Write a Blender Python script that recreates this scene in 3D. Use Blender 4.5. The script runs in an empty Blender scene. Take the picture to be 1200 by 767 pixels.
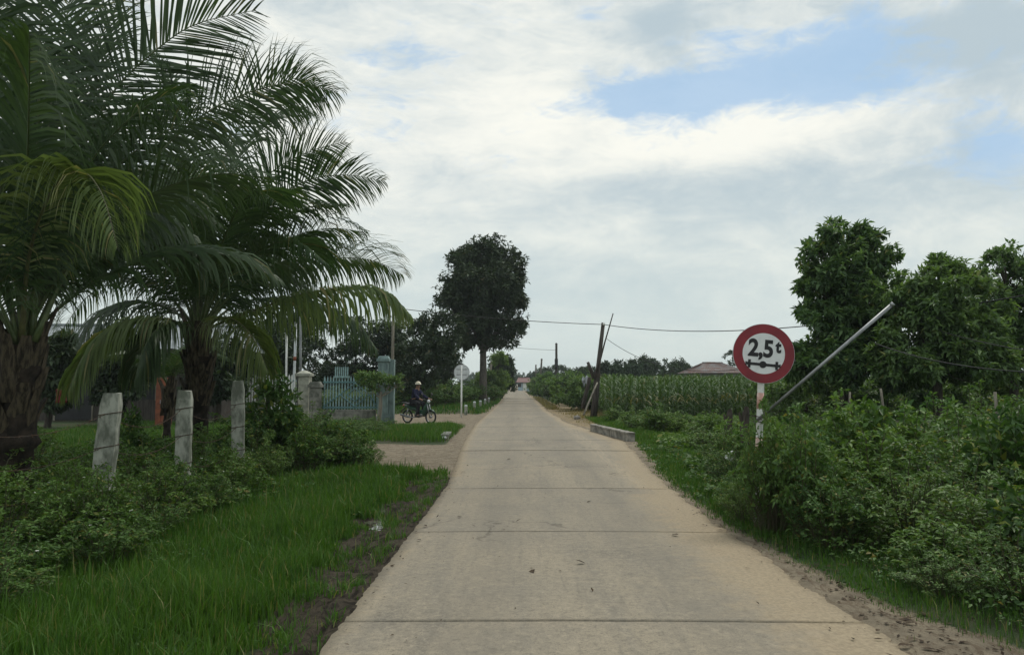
import bpy, bmesh, math
import numpy as np
from mathutils import Vector, Matrix, Quaternion

# ------------------------------------------------------------------ camera, world, sun, exposure
scene = bpy.context.scene
COL = scene.collection
R = math.radians
FPX = 870.0                      # focal length in photo pixels (photo is 1200 x 767)
CAM_H = 1.6
PITCH = math.atan(66.5 / FPX)
YAW = math.atan(7 / FPX)
cam_data = bpy.data.cameras.new('camera')
cam_data.sensor_width = 36.0
cam_data.lens = FPX / 1200 * 36
cam_data.clip_start = 0.05
cam_data.clip_end = 6000
cam = bpy.data.objects.new('camera', cam_data)
COL.objects.link(cam)
cam.location = (0, 0, CAM_H)
cam.rotation_euler = (math.pi / 2 + PITCH, 0, YAW)
scene.camera = cam
CAM_M = cam.rotation_euler.to_matrix()

def at(px, py, Y):
    """world point on the photo pixel's ray at distance Y along the road"""
    d = CAM_M @ Vector(((px - 600) / FPX, (383.5 - py) / FPX, -1.0))
    k = Y / d.y
    return Vector((d.x * k, Y, CAM_H + d.z * k))

SUN_EL, SUN_AZ = R(60), R(38)      # sun ahead of the camera, a little to the right, behind cloud
world = bpy.data.worlds.new('World')
scene.world = world
world.use_nodes = True
wn, wl = world.node_tree.nodes, world.node_tree.links
wn.clear()

def W(t, **kw):
    n = wn.new(t)
    for k, v in kw.items():
        setattr(n, k, v)
    return n

def wmath(op, a, b=None, c=None, clamp=False):
    n = W('ShaderNodeMath', operation=op, use_clamp=clamp)
    for i, v in enumerate((a, b, c)):
        if v is None:
            continue
        if isinstance(v, (int, float)):
            n.inputs[i].default_value = v
        else:
            wl.new(v, n.inputs[i])
    return n.outputs[0]

def wstep(x, lo, hi):
    n = W('ShaderNodeMapRange', interpolation_type='SMOOTHSTEP')
    wl.new(x, n.inputs['Value'])
    n.inputs['From Min'].default_value = lo
    n.inputs['From Max'].default_value = hi
    return n.outputs[0]

def wmix(f, a, b):
    n = W('ShaderNodeMix', data_type='RGBA')
    if isinstance(f, (int, float)):
        n.inputs[0].default_value = f
    else:
        wl.new(f, n.inputs[0])
    for i, v in ((6, a), (7, b)):
        if isinstance(v, tuple):
            n.inputs[i].default_value = (*v, 1)
        else:
            wl.new(v, n.inputs[i])
    return n.outputs[2]

WORLD_STRENGTH = 0.1
sky = W('ShaderNodeTexSky', sky_type='NISHITA', sun_disc=False, sun_elevation=SUN_EL, sun_rotation=SUN_AZ,
        air_density=1.0, dust_density=1.5, ozone_density=1.0)
tc = W('ShaderNodeTexCoord')
sep = W('ShaderNodeSeparateXYZ')
wl.new(tc.outputs['Generated'], sep.inputs[0])
sx, sy, sz = sep.outputs
hor = wmath('MAXIMUM', wmath('SQRT', wmath('ADD', wmath('MULTIPLY', sx, sx), wmath('MULTIPLY', sy, sy))), 0.02)
A = wmath('DIVIDE', sx, wmath('MAXIMUM', wmath('ABSOLUTE', sy), 0.15))      # sideways
E = wmath('DIVIDE', wmath('MAXIMUM', sz, 0.0), hor)                          # height above horizon
comb = W('ShaderNodeCombineXYZ')
wl.new(A, comb.inputs[0])
wl.new(wmath('MULTIPLY', E, 2.4), comb.inputs[1])
wl.new(sy, comb.inputs[2])

def wnoise(scale, detail, rough, dist=0.0, off=0.0):
    n = W('ShaderNodeTexNoise', noise_dimensions='3D')
    m = W('ShaderNodeVectorMath', operation='ADD')
    wl.new(comb.outputs[0], m.inputs[0])
    m.inputs[1].default_value = (off, off * 1.7, off * .3)
    wl.new(m.outputs[0], n.inputs['Vector'])
    n.inputs['Scale'].default_value = scale
    n.inputs['Detail'].default_value = detail
    n.inputs['Roughness'].default_value = rough
    n.inputs['Distortion'].default_value = dist
    return n.outputs[0]

n_big = wnoise(2.2, 8, .58, .4, 3.1)
n_fine = wnoise(5.5, 9, .6, .6, 11.7)
n_bil = wnoise(7.0, 10, .66, .5, 21.3)
n_wisp = wnoise(18.0, 8, .65, .8, 33.1)

def spot(a, e, ra, re):
    u = wmath('DIVIDE', wmath('SUBTRACT', A, a), ra)
    v = wmath('DIVIDE', wmath('SUBTRACT', E, e), re)
    return wmath('EXPONENT', wmath('MULTIPLY', wmath('ADD', wmath('MULTIPLY', u, u), wmath('MULTIPLY', v, v)), -1.0))

def pick(px, py):
    d = CAM_M @ Vector(((px - 600) / FPX, (383.5 - py) / FPX, -1.0))
    return d.x / d.y, d.z / math.hypot(d.x, d.y)

def total(specs):
    s = None
    for px, py, rx, ry, k in specs:
        a, e = pick(px, py)
        g = wmath('MULTIPLY', spot(a, e, rx / FPX, ry / FPX), k)
        s = g if s is None else wmath('ADD', s, g)
    return s

# breaks in the cloud where blue shows
gap = total([(765, 125, 95, 36, 1.15), (900, 88, 170, 34, 1.1), (1050, 92, 150, 40, 1.1), (1170, 168, 90, 36, 1.1),
             (455, 62, 110, 26, .85), (590, 20, 90, 24, .45), (880, 40, 120, 20, .6), (380, 150, 90, 30, .4), (690, 8, 26, 18, .5), (980, 45, 120, 22, .5)])
gap = wmath('ADD', gap, wmath('ADD', wmath('MULTIPLY', wmath('SUBTRACT', n_fine, .5), 2.6), wmath('MULTIPLY', wmath('SUBTRACT', n_wisp, .5), 1.7)))
blue = wstep(gap, .28, 1.2)
# sunlit cloud tops and shaded undersides
lit = total([(930, 140, 260, 34, .55), (640, 130, 120, 40, .6), (720, 180, 160, 50, .35), (470, 250, 140, 70, .35),
             (660, 275, 110, 26, .3), (860, 160, 130, 22, .3), (560, 60, 110, 60, .35), (380, 130, 100, 80, .3)])
shade = total([(1130, 48, 85, 36, 1.15), (800, 25, 130, 28, .55), (640, 170, 90, 26, .55), (760, 222, 150, 26, .5),
               (950, 235, 210, 40, .6), (500, 200, 90, 22, .3), (1010, 8, 60, 12, .5), (690, 90, 30, 20, .4), (600, 330, 300, 80, .25)])
tone = wmath('ADD', wmath('SUBTRACT', lit, wmath('MULTIPLY', shade, .8)),
             wmath('ADD', wmath('MULTIPLY', wmath('SUBTRACT', n_big, .5), 1.7), wmath('ADD', wmath('MULTIPLY', wmath('SUBTRACT', n_bil, .5), 1.7), wmath('MULTIPLY', wmath('SUBTRACT', n_wisp, .5), .7))))
tone = wstep(tone, -.75, .85)
k = 1 / WORLD_STRENGTH
def cl(r, g, b): return (r * k, g * k, b * k)
cloud = wmix(tone, cl(.45, .54, .59), cl(.88, .88, .81))
hz = wstep(E, .34, .0)
cloud = wmix(wmath('MULTIPLY', hz, .75), cloud, cl(.60, .682, .66))
skyblue = wmix(.8, sky.outputs[0], cl(.36, .55, .76))
blue = wmath('MULTIPLY', blue, wmath('SUBTRACT', 1.0, wmath('MULTIPLY', wstep(E, .30, .12), .9)))
# solid grey cloud bank overhead and behind, out of the frame
over = wstep(E, .62, 1.1)
cloud = wmix(over, cloud, cl(.72, .78, .80))
blue = wmath('MULTIPLY', blue, wmath('SUBTRACT', 1.0, wmath('MULTIPLY', over, .8)))
final = wmix(wmath('MULTIPLY', blue, .85), cloud, skyblue)
bg = W('ShaderNodeBackground')
wl.new(final, bg.inputs[0])
bg.inputs[1].default_value = WORLD_STRENGTH
wo = W('ShaderNodeOutputWorld')
wl.new(bg.outputs[0], wo.inputs[0])
world.cycles.sampling_method = 'MANUAL'
world.cycles.sample_map_resolution = 512

sun_l = bpy.data.lights.new('sun', 'SUN')
sun_l.energy = 1.5
sun_l.angle = R(12)
sun_l.color = (1.0, .95, .86)
sun = bpy.data.objects.new('sun', sun_l)
COL.objects.link(sun)
sdir = Vector((math.sin(SUN_AZ) * math.cos(SUN_EL), math.cos(SUN_AZ) * math.cos(SUN_EL), math.sin(SUN_EL)))
sun.rotation_euler = (-sdir).to_track_quat('-Z', 'Y').to_euler()
sun.location = (0, 0, 50)

vs = scene.view_settings
vs.view_transform = 'Standard'
vs.look = 'None'
vs.exposure = 0.16
vs.gamma = 1.0
scene.cycles.use_denoising = True
scene.cycles.max_bounces = 8
scene.cycles.transparent_max_bounces = 8
scene.cycles.volume_bounces = 0

# ------------------------------------------------------------------ helpers: materials
def rng(s): return np.random.default_rng(s)

class Mat:
    def __init__(s, name):
        s.m = bpy.data.materials.new(name)
        s.m.use_nodes = True
        s.n, s.l = s.m.node_tree.nodes, s.m.node_tree.links
        s.b = s.n['Principled BSDF']
        s.out = s.n['Material Output']
    def node(s, t, **kw):
        n = s.n.new(t)
        for k_, v in kw.items(): setattr(n, k_, v)
        return n
    def put(s, sock, v):
        if isinstance(v, bpy.types.NodeSocket): s.l.new(v, sock)
        elif isinstance(v, tuple) and len(v) == 3 and sock.type == 'RGBA': sock.default_value = (*v, 1)
        else: sock.default_value = v
    def math(s, op, a, b=0.0, clamp=False):
        n = s.node('ShaderNodeMath', operation=op, use_clamp=clamp)
        s.put(n.inputs[0], a); s.put(n.inputs[1], b)
        return n.outputs[0]
    def mix(s, f, a, b, blend='MIX'):
        n = s.node('ShaderNodeMix', data_type='RGBA', blend_type=blend)
        s.put(n.inputs[0], f); s.put(n.inputs[6], a); s.put(n.inputs[7], b)
        return n.outputs[2]
    def step(s, x, lo, hi):
        n = s.node('ShaderNodeMapRange', interpolation_type='SMOOTHSTEP')
        s.put(n.inputs['Value'], x)
        n.inputs['From Min'].default_value = lo; n.inputs['From Max'].default_value = hi
        return n.outputs[0]
    def noise(s, scale, detail=4, rough=.55, dist=0, sc=(1, 1, 1), coord='Object'):
        t = s.node('ShaderNodeTexCoord'); mp = s.node('ShaderNodeMapping')
        mp.inputs['Scale'].default_value = sc
        s.l.new(t.outputs[coord], mp.inputs[0])
        n = s.node('ShaderNodeTexNoise')
        n.inputs['Scale'].default_value = scale; n.inputs['Detail'].default_value = detail
        n.inputs['Roughness'].default_value = rough; n.inputs['Distortion'].default_value = dist
        s.l.new(mp.outputs[0], n.inputs['Vector'])
        return n.outputs[0]
    def attr(s, name):
        n = s.node('ShaderNodeAttribute', attribute_name=name)
        return n.outputs['Fac']
    def bump(s, h, strength=.3, dist=.01):
        n = s.node('ShaderNodeBump')
        n.inputs['Strength'].default_value = strength; n.inputs['Distance'].default_value = dist
        s.put(n.inputs['Height'], h)
        s.l.new(n.outputs[0], s.b.inputs['Normal'])
    def set(s, col=None, rough=None, spec=None, metal=None):
        if col is not None: s.put(s.b.inputs['Base Color'], col)
        if rough is not None: s.put(s.b.inputs['Roughness'], rough)
        if spec is not None: s.put(s.b.inputs['Specular IOR Level'], spec)
        if metal is not None: s.put(s.b.inputs['Metallic'], metal)
        return s

def leafmat(name, dark, mid, light, dry=None, trans=.28, rough=.5, spec=.35, dryf=.04):
    """foliage: every leaf (mesh island) gets its own shade"""
    m = Mat(name)
    g = m.node('ShaderNodeNewGeometry')
    rp = m.node('ShaderNodeValToRGB')
    m.l.new(g.outputs['Random Per Island'], rp.inputs[0])
    e = rp.color_ramp.elements
    e[0].position = 0; e[0].color = (*dark, 1)
    e[1].position = 1; e[1].color = (*light, 1)
    x = e.new(.5); x.color = (*mid, 1)
    if dry:
        x = e.new(1 - dryf * 1.02); x.color = (*light, 1)
        x = e.new(1 - dryf); x.color = (*dry, 1)
        e[len(e) - 1].color = (*dry, 1)
    big = m.noise(1.3, 3, .6)
    oi = m.node('ShaderNodeObjectInfo')
    hv = m.math('ADD', m.math('MULTIPLY', big, .7), m.math('MULTIPLY', oi.outputs['Random'], .35))
    col = m.mix(m.step(hv, .25, .85), rp.outputs[0], tuple(min(1, c * f) for c, f in zip(light, (1.25, 1.1, .8))))
    col = m.mix(.5, rp.outputs[0], col)
    m.set(col, rough, spec)
    t = m.node('ShaderNodeBsdfTranslucent')
    tcol = m.mix(1.0, col, (1.25, 1.3, .6), 'MULTIPLY')
    m.l.new(tcol, t.inputs[0])
    ms = m.node('ShaderNodeMixShader')
    ms.inputs[0].default_value = trans
    m.l.new(m.b.outputs[0], ms.inputs[1]); m.l.new(t.outputs[0], ms.inputs[2])
    m.l.new(ms.outputs[0], m.out.inputs[0])
    return m.m

def plain(name, a, b=None, scale=6, rough=.7, spec=.3, metal=0, bump=.15, bdist=.01, sc=(1, 1, 1), lo=.35, hi=.65, detail=6):
    m = Mat(name)
    n = m.noise(scale, detail, .6, 0, sc)
    m.set(m.mix(m.step(n, lo, hi), a, b or tuple(c * .7 for c in a)), rough, spec, metal)
    if bump: m.bump(n, bump, bdist)
    return m.m

M = {}
M['bush_leaf'] = leafmat('bush_leaf', (.032, .082, .024), (.066, .142, .040), (.125, .215, .064), (.21, .19, .06), dryf=.05, spec=.28, rough=.52)
M['vine_leaf'] = leafmat('vine_leaf', (.042, .10, .028), (.085, .17, .042), (.145, .24, .062), (.22, .21, .06), dryf=.03, spec=.25, rough=.55)
M['weed_leaf'] = leafmat('weed_leaf', (.030, .072, .020), (.056, .122, .030), (.10, .185, .046), (.2, .17, .06), dryf=.05, spec=.25, rough=.55)
M['broad_leaf'] = leafmat('broad_leaf', (.024, .06, .02), (.042, .10, .027), (.08, .155, .04), (.26, .30, .06), dryf=.08, spec=.3, rough=.45)
M['palm_leaf'] = leafmat('palm_leaf', (.022, .046, .022), (.036, .072, .029), (.058, .104, .040), (.18, .17, .08), dryf=.02, trans=.28, rough=.42, spec=.4)
M['palm_leaf_old'] = leafmat('palm_leaf_old', (.065, .105, .038), (.105, .155, .055), (.16, .22, .085), (.26, .24, .12), dryf=.06, trans=.35, rough=.45, spec=.4)  # older fronds are paler; sky light on them is also lightened into the colour
M['tree_dark'] = leafmat('tree_dark', (.018, .034, .022), (.030, .054, .030), (.050, .080, .040), (.10, .085, .04), dryf=.02, trans=.2, spec=.25, rough=.55)
M['tree_mid'] = leafmat('tree_mid', (.038, .082, .036), (.080, .150, .060), (.145, .235, .088), (.20, .21, .07), dryf=.012, trans=.38, spec=.3, rough=.5)
M['tree_far'] = leafmat('tree_far', (.022, .042, .026), (.034, .060, .034), (.048, .080, .042), None, trans=.15, spec=.15, rough=.7)
M['corn_leaf'] = leafmat('corn_leaf', (.032, .072, .024), (.052, .108, .033), (.086, .150, .046), (.22, .20, .09), dryf=.04, trans=.3, spec=.25)
M['grass'] = leafmat('grass', (.020, .060, .010), (.042, .116, .017), (.076, .165, .027), (.22, .19, .085), dryf=.07, trans=.33, spec=.2)
M['grass_dry'] = leafmat('grass_dry', (.10, .10, .04), (.16, .145, .065), (.25, .215, .11), None, trans=.25)
M['midrib'] = plain('midrib', (.10, .125, .05), (.06, .09, .03), 9, .45, .4, bump=0)
M['bark'] = plain('bark', (.085, .072, .058), (.035, .03, .025), 5, .9, .2, bump=.5, bdist=.02, sc=(3, 3, .6))
M['bark_grey'] = plain('bark_grey', (.14, .125, .105), (.07, .062, .052), 5, .9, .2, bump=.5, bdist=.02, sc=(3, 3, .6))
M['palm_bark'] = plain('palm_bark', (.038, .030, .023), (.014, .012, .010), 5, .95, .12, bump=.9, bdist=.04, sc=(1.6, 1.6, 1.2))
M['boot'] = plain('boot', (.085, .068, .044), (.018, .015, .011), 6, .9, .2, bump=.5, bdist=.01, sc=(4, 4, .8))
M['petiole'] = plain('petiole', (.10, .105, .04), (.06, .055, .025), 4, .5, .4, bump=.1)
M['stem'] = plain('stem', (.06, .08, .03), (.08, .065, .04), 8, .7, .3, bump=0)
M['white_flower'] = plain('white_flower', (.7, .72, .68), (.6, .6, .55), 10, .6, .3, bump=0)
M['post_concrete'] = plain('post_concrete', (.33, .34, .29), (.11, .12, .095), 7, .9, .2, bump=.5, bdist=.01, sc=(1, 1, .45), lo=.38, hi=.62, detail=9)
M['kerb_concrete'] = plain('kerb_concrete', (.33, .31, .27), (.13, .125, .105), 4, .9, .2, bump=.4, bdist=.008)
M['old_wall'] = plain('old_wall', (.24, .24, .21), (.08, .085, .07), 3, .95, .2, bump=.4)
M['iron_wire'] = plain('iron_wire', (.05, .045, .04), (.09, .05, .03), 30, .7, .3, .5, bump=0)
M['cable'] = plain('cable', (.02, .021, .022), None, 3, .6, .3, bump=0)
M['galv'] = plain('galv', (.34, .35, .355), (.20, .21, .215), 7, .5, .5, .55, bump=.05, sc=(1, 1, .3))
M['white_paint'] = plain('white_paint', (.72, .73, .70), (.50, .50, .46), 7, .5, .4, bump=.08, lo=.5, hi=.75)
M['band_paint'] = plain('band_paint', (.50, .27, .22), (.60, .46, .40), 9, .6, .3, bump=.08)
M['sign_red'] = plain('sign_red', (.23, .016, .026), (.17, .014, .022), 5, .45, .4, bump=.03)
M['sign_white'] = plain('sign_white', (.70, .72, .72), (.60, .62, .62), 6, .5, .4, bump=.02, lo=.45, hi=.7)
M['sign_black'] = plain('sign_black', (.012, .012, .014), None, 5, .5, .4, bump=0)
M['sign_back'] = plain('sign_back', (.62, .65, .66), (.50, .53, .54), 6, .45, .5, .2, bump=.02)
M['teal_paint'] = plain('teal_paint', (.115, .235, .245), (.085, .175, .18), 6, .5, .4, bump=.05)
M['teal_pale'] = plain('teal_pale', (.27, .41, .40), (.17, .26, .255), 8, .5, .4, bump=.05)
M['cream'] = plain('cream', (.42, .42, .34), (.26, .265, .22), 5, .8, .3, bump=.1)
M['teal_wall'] = plain('teal_wall', (.21, .29, .28), (.10, .14, .135), 3, .85, .3, bump=.15, sc=(1, 1, .5))
M['wood_pole'] = plain('wood_pole', (.085, .075, .066), (.04, .035, .03), 4, .9, .2, bump=.6, bdist=.02, sc=(3, 3, .4))
M['wood_pale'] = plain('wood_pale', (.26, .24, .19), (.15, .135, .11), 4, .9, .2, bump=.3, sc=(3, 3, .4))
M['rust_roof'] = plain('rust_roof', (.13, .075, .06), (.17, .165, .165), 1.2, .75, .3, .1, bump=.1, sc=(1, 2.5, 1), lo=.42, hi=.62)
M['tin_roof'] = plain('tin_roof', (.16, .18, .19), (.26, .285, .295), 2, .5, .4, .3, bump=.05)
M['house_wall'] = plain('house_wall', (.36, .36, .34), (.25, .25, .24), 2, .9, .2, bump=.1)
M['house_haze_blue'] = plain('house_haze_blue', (.35, .46, .52), (.28, .37, .42), 2, .9, .2, bump=.1)  # blue of the distant haze is put into the wall colour
M['red_tile_hazed'] = plain('red_tile_hazed', (.24, .14, .13), (.19, .115, .11), 3, .8, .3, bump=.2)  # red is dulled in the colour to stand for haze over distance
M['dark_hole'] = plain('dark_hole', (.025, .026, .028), None, 3, .6, .3, bump=0)
M['rust_red'] = plain('rust_red', (.24, .075, .035), (.13, .045, .025), 4, .7, .3, bump=.1)
M['red_cloth'] = plain('red_cloth', (.16, .02, .022), (.10, .012, .016), 4, .85, .2, bump=.1)
M['rubber'] = plain('rubber', (.018, .018, .019), None, 8, .8, .3, bump=.05)
M['chrome'] = plain('chrome', (.30, .31, .32), (.20, .21, .22), 7, .4, .5, .8, bump=0)
M['moto_green'] = plain('moto_green', (.02, .075, .04), (.015, .05, .03), 7, .3, .5, .1, bump=0)
M['moto_black'] = plain('moto_black', (.02, .02, .022), None, 7, .35, .5, bump=0)
M['lens_red'] = plain('lens_red', (.35, .02, .02), None, 7, .2, .5, bump=0)
M['lens_clear'] = plain('lens_clear', (.6, .62, .64), None, 7, .15, .6, bump=0)
M['skin'] = plain('skin', (.30, .18, .12), (.26, .15, .10), 7, .55, .3, bump=0)
M['navy'] = plain('navy', (.022, .024, .058), (.014, .015, .035), 8, .85, .2, bump=.2)
M['trouser'] = plain('trouser', (.025, .025, .03), (.018, .018, .02), 8, .85, .2, bump=.2)
M['helmet'] = plain('helmet', (.62, .58, .44), (.45, .40, .28), 9, .4, .4, bump=0)
M['bag_white'] = plain('bag_white', (.75, .76, .76), (.6, .62, .62), 9, .6, .3, bump=.2)
M['bag_grey'] = plain('bag_grey', (.45, .48, .50), (.35, .38, .40), 9, .5, .3, bump=.2)
M['black_plastic'] = plain('black_plastic', (.02, .021, .022), None, 9, .45, .4, bump=.2)
M['dead_leaf'] = plain('dead_leaf', (.065, .042, .024), (.03, .021, .014), 20, .85, .2, bump=0)
M['rock'] = plain('rock', (.30, .28, .25), (.20, .19, .17), 8, .9, .2, bump=.4)

# road concrete
def road_material():
    m = Mat('road_concrete')
    n1 = m.noise(.8, 6, .6)
    n2 = m.noise(5, 8, .65)
    st = m.noise(2.2, 6, .6, .2, (1.6, .12, 1))         # wheel wear runs along the road
    gr = m.noise(110, 4, .7)
    sp = m.noise(26, 5, .75)
    c = m.mix(m.step(n1, .3, .7), (.335, .285, .205), (.265, .232, .178))
    c = m.mix(m.math('MULTIPLY', m.step(st, .40, .70), .65), c, (.205, .186, .152))
    c = m.mix(m.math('MULTIPLY', m.step(n2, .48, .72), .55), c, (.375, .32, .23))
    c = m.mix(m.math('MULTIPLY', m.step(gr, .42, .62), .45), c, (.15, .135, .108))
    c = m.mix(m.math('MULTIPLY', m.step(sp, .56, .70), .55), c, (.15, .132, .105))
    br = m.noise(7, 7, .7, .4, (2.2, .16, 1))
    c = m.mix(m.math('MULTIPLY', m.step(br, .52, .70), .5), c, (.17, .152, .122))
    c = m.mix(m.math('MULTIPLY', m.step(br, .30, .46), .0), c, (.17, .152, .122))
    pt = m.math('MULTIPLY', m.step(m.noise(.55, 3, .5, .5, (1, .7, 1)), .53, .64), m.step(m.noise(38, 5, .8), .48, .58))
    c = m.mix(m.math('MULTIPLY', pt, .7), c, (.115, .105, .088))       # pitted patches
    g1 = m.noise(17, 6, .8, .3); g2 = m.noise(52, 4, .8)
    c = m.mix(m.math('MULTIPLY', m.step(g1, .50, .66), .55), c, (.135, .12, .095))
    c = m.mix(m.math('MULTIPLY', m.step(g1, .48, .34), .5), c, (.40, .345, .255))
    c = m.mix(m.math('MULTIPLY', m.step(g2, .53, .66), .6), c, (.12, .108, .088))
    tcx = m.node('ShaderNodeTexCoord'); sx_ = m.node('ShaderNodeSeparateXYZ'); m.l.new(tcx.outputs['Object'], sx_.inputs[0])
    wv = m.math('ADD', sx_.outputs[0], m.math('MULTIPLY', m.math('SUBTRACT', m.noise(.35, 3, .5), .5), .5))
    for cx in (-.25, 1.25):
        dx = m.math('DIVIDE', m.math('SUBTRACT', wv, cx), .26)
        tr = m.math('EXPONENT', m.math('MULTIPLY', m.math('MULTIPLY', dx, dx), -1.0))
        c = m.mix(m.math('MULTIPLY', tr, m.math('MULTIPLY', m.step(n2, .3, .6), .42)), c, (.155, .14, .115))
    dx = m.math('DIVIDE', m.math('SUBTRACT', wv, 1.95), .2)
    c = m.mix(m.math('MULTIPLY', m.math('EXPONENT', m.math('MULTIPLY', m.math('MULTIPLY', dx, dx), -1.0)), m.math('MULTIPLY', m.step(br, .4, .6), .6)), c, (.39, .32, .225))
    c = m.mix(m.math('MULTIPLY', m.attr('slab'), .38), c, (.19, .172, .14))
    vo = m.node('ShaderNodeTexVoronoi', feature='DISTANCE_TO_EDGE'); vo.inputs['Scale'].default_value = .33
    wp = m.node('ShaderNodeVectorMath', operation='ADD'); nz = m.node('ShaderNodeTexNoise'); nz.inputs['Scale'].default_value = 2.6; nz.inputs['Detail'].default_value = 7
    sc = m.node('ShaderNodeVectorMath', operation='SCALE'); sc.inputs['Scale'].default_value = .75
    m.l.new(tcx.outputs['Object'], nz.inputs['Vector']); m.l.new(nz.outputs['Color'], sc.inputs[0]); m.l.new(tcx.outputs['Object'], wp.inputs[0]); m.l.new(sc.outputs[0], wp.inputs[1]); m.l.new(wp.outputs[0], vo.inputs['Vector'])
    ck = m.math('MULTIPLY', m.math('SUBTRACT', 1.0, m.step(vo.outputs['Distance'], .002, .011)), m.step(m.noise(.45, 3, .5), .47, .57))
    c = m.mix(m.math('MULTIPLY', ck, .5), c, (.06, .052, .042))
    ed = m.attr('sand')
    edn = m.math('ADD', ed, m.math('MULTIPLY', m.math('SUBTRACT', n2, .5), .9))
    sandc = m.mix(m.step(m.noise(30, 5, .7), .35, .65), (.36, .29, .19), (.25, .198, .13))
    c = m.mix(m.math('MULTIPLY', m.step(edn, .3, .9), .8), c, sandc)
    stain = m.step(m.noise(1.1, 5, .65, .3, (1.2, .5, 1)), .60, .72)
    c = m.mix(m.math('MULTIPLY', stain, .4), c, (.15, .14, .118))
    m.set(c, .88, .25)
    h = m.math('ADD', m.math('MULTIPLY', gr, .5), m.math('ADD', m.math('MULTIPLY', n2, .8), m.math('MULTIPLY', sp, .5)))
    m.bump(h, .6, .012)
    return m.m
M['road'] = road_material()

def ground_material():
    m = Mat('ground_soil')
    n = m.noise(3.5, 8, .65); f = m.noise(38, 6, .7); b = m.noise(.5, 4, .6); rt = m.noise(9, 7, .7, 1.0, (1, .5, 1))
    soil = m.mix(m.step(n, .35, .65), (.030, .040, .016), (.055, .055, .028))
    soil = m.mix(m.step(b, .4, .65), soil, (.030, .055, .018))
    dirt = m.mix(m.step(n, .3, .7), (.265, .222, .155), (.16, .133, .095))
    dirt = m.mix(m.math('MULTIPLY', m.step(f, .5, .72), .6), dirt, (.17, .135, .095))
    dirt = m.mix(m.math('MULTIPLY', m.step(rt, .49, .60), .75), dirt, (.12, .088, .058))
    dirt = m.mix(m.math('MULTIPLY', m.step(m.noise(60, 4, .8), .54, .64), .6), dirt, (.09, .066, .044))
    mud = m.mix(m.step(rt, .38, .60), (.018, .015, .011), (.066, .055, .040))
    mud = m.mix(m.math('MULTIPLY', m.step(f, .55, .7), .5), mud, (.03, .026, .02))
    dry = m.mix(m.step(n, .35, .65), (.27, .205, .12), (.17, .135, .075))
    def zone(a, amp=1.5):
        return m.step(m.math('ADD', m.attr(a), m.math('MULTIPLY', m.math('SUBTRACT', m.math('ADD', m.math('MULTIPLY', n, .6), m.math('MULTIPLY', f, .4)), .5), amp)), .36, .6)
    c = m.mix(zone('dry'), soil, dry)
    c = m.mix(zone('dirt', 1.9), c, dirt)
    mz = zone('mud', 1.8)
    c = m.mix(mz, c, mud)
    m.set(c, .95, m.math('SUBTRACT', .25, m.math('MULTIPLY', mz, .15)))
    h = m.math('ADD', m.math('MULTIPLY', n, 1.0), m.math('ADD', m.math('MULTIPLY', f, .5), m.math('MULTIPLY', rt, 1.0)))
    m.bump(h, 1.0, .035)
    return m.m
M['ground'] = ground_material()
mw = Mat('puddle_water'); mw.set((.10, .095, .08), .06, .6); mw.bump(mw.noise(14, 3), .05, .01); M['water'] = mw.m

# ------------------------------------------------------------------ helpers: objects
def link(name, data, parent=None, loc=None):
    o = bpy.data.objects.new(name, data)
    COL.objects.link(o)
    if parent: o.parent = parent
    if loc is not None: o.location = loc
    return o

def tag(o, label, cat, group=None, kind=None):
    o['label'] = label; o['category'] = cat
    if group: o['group'] = group
    if kind: o['kind'] = kind
    return o

def thing(name, label, cat, loc=(0, 0, 0), rz=0, group=None):
    o = link(name, None, None, loc)
    o.rotation_euler = (0, 0, rz)
    o.empty_display_size = .2
    return tag(o, label, cat, group)

def dup(root, loc, rz=0, scale=None, label=None, cat=None, group=None, name=None):
    r = root.copy(); COL.objects.link(r)
    r.location = loc; r.rotation_euler = (0, 0, rz)
    if scale is not None: r.scale = scale if not isinstance(scale, (int, float)) else (scale,) * 3
    if label: r['label'] = label
    if group: r['group'] = group
    for ch in root.children:
        c = ch.copy(); COL.objects.link(c); c.parent = r
        for g in ch.children:
            d = g.copy(); COL.objects.link(d); d.parent = c
    return r

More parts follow.
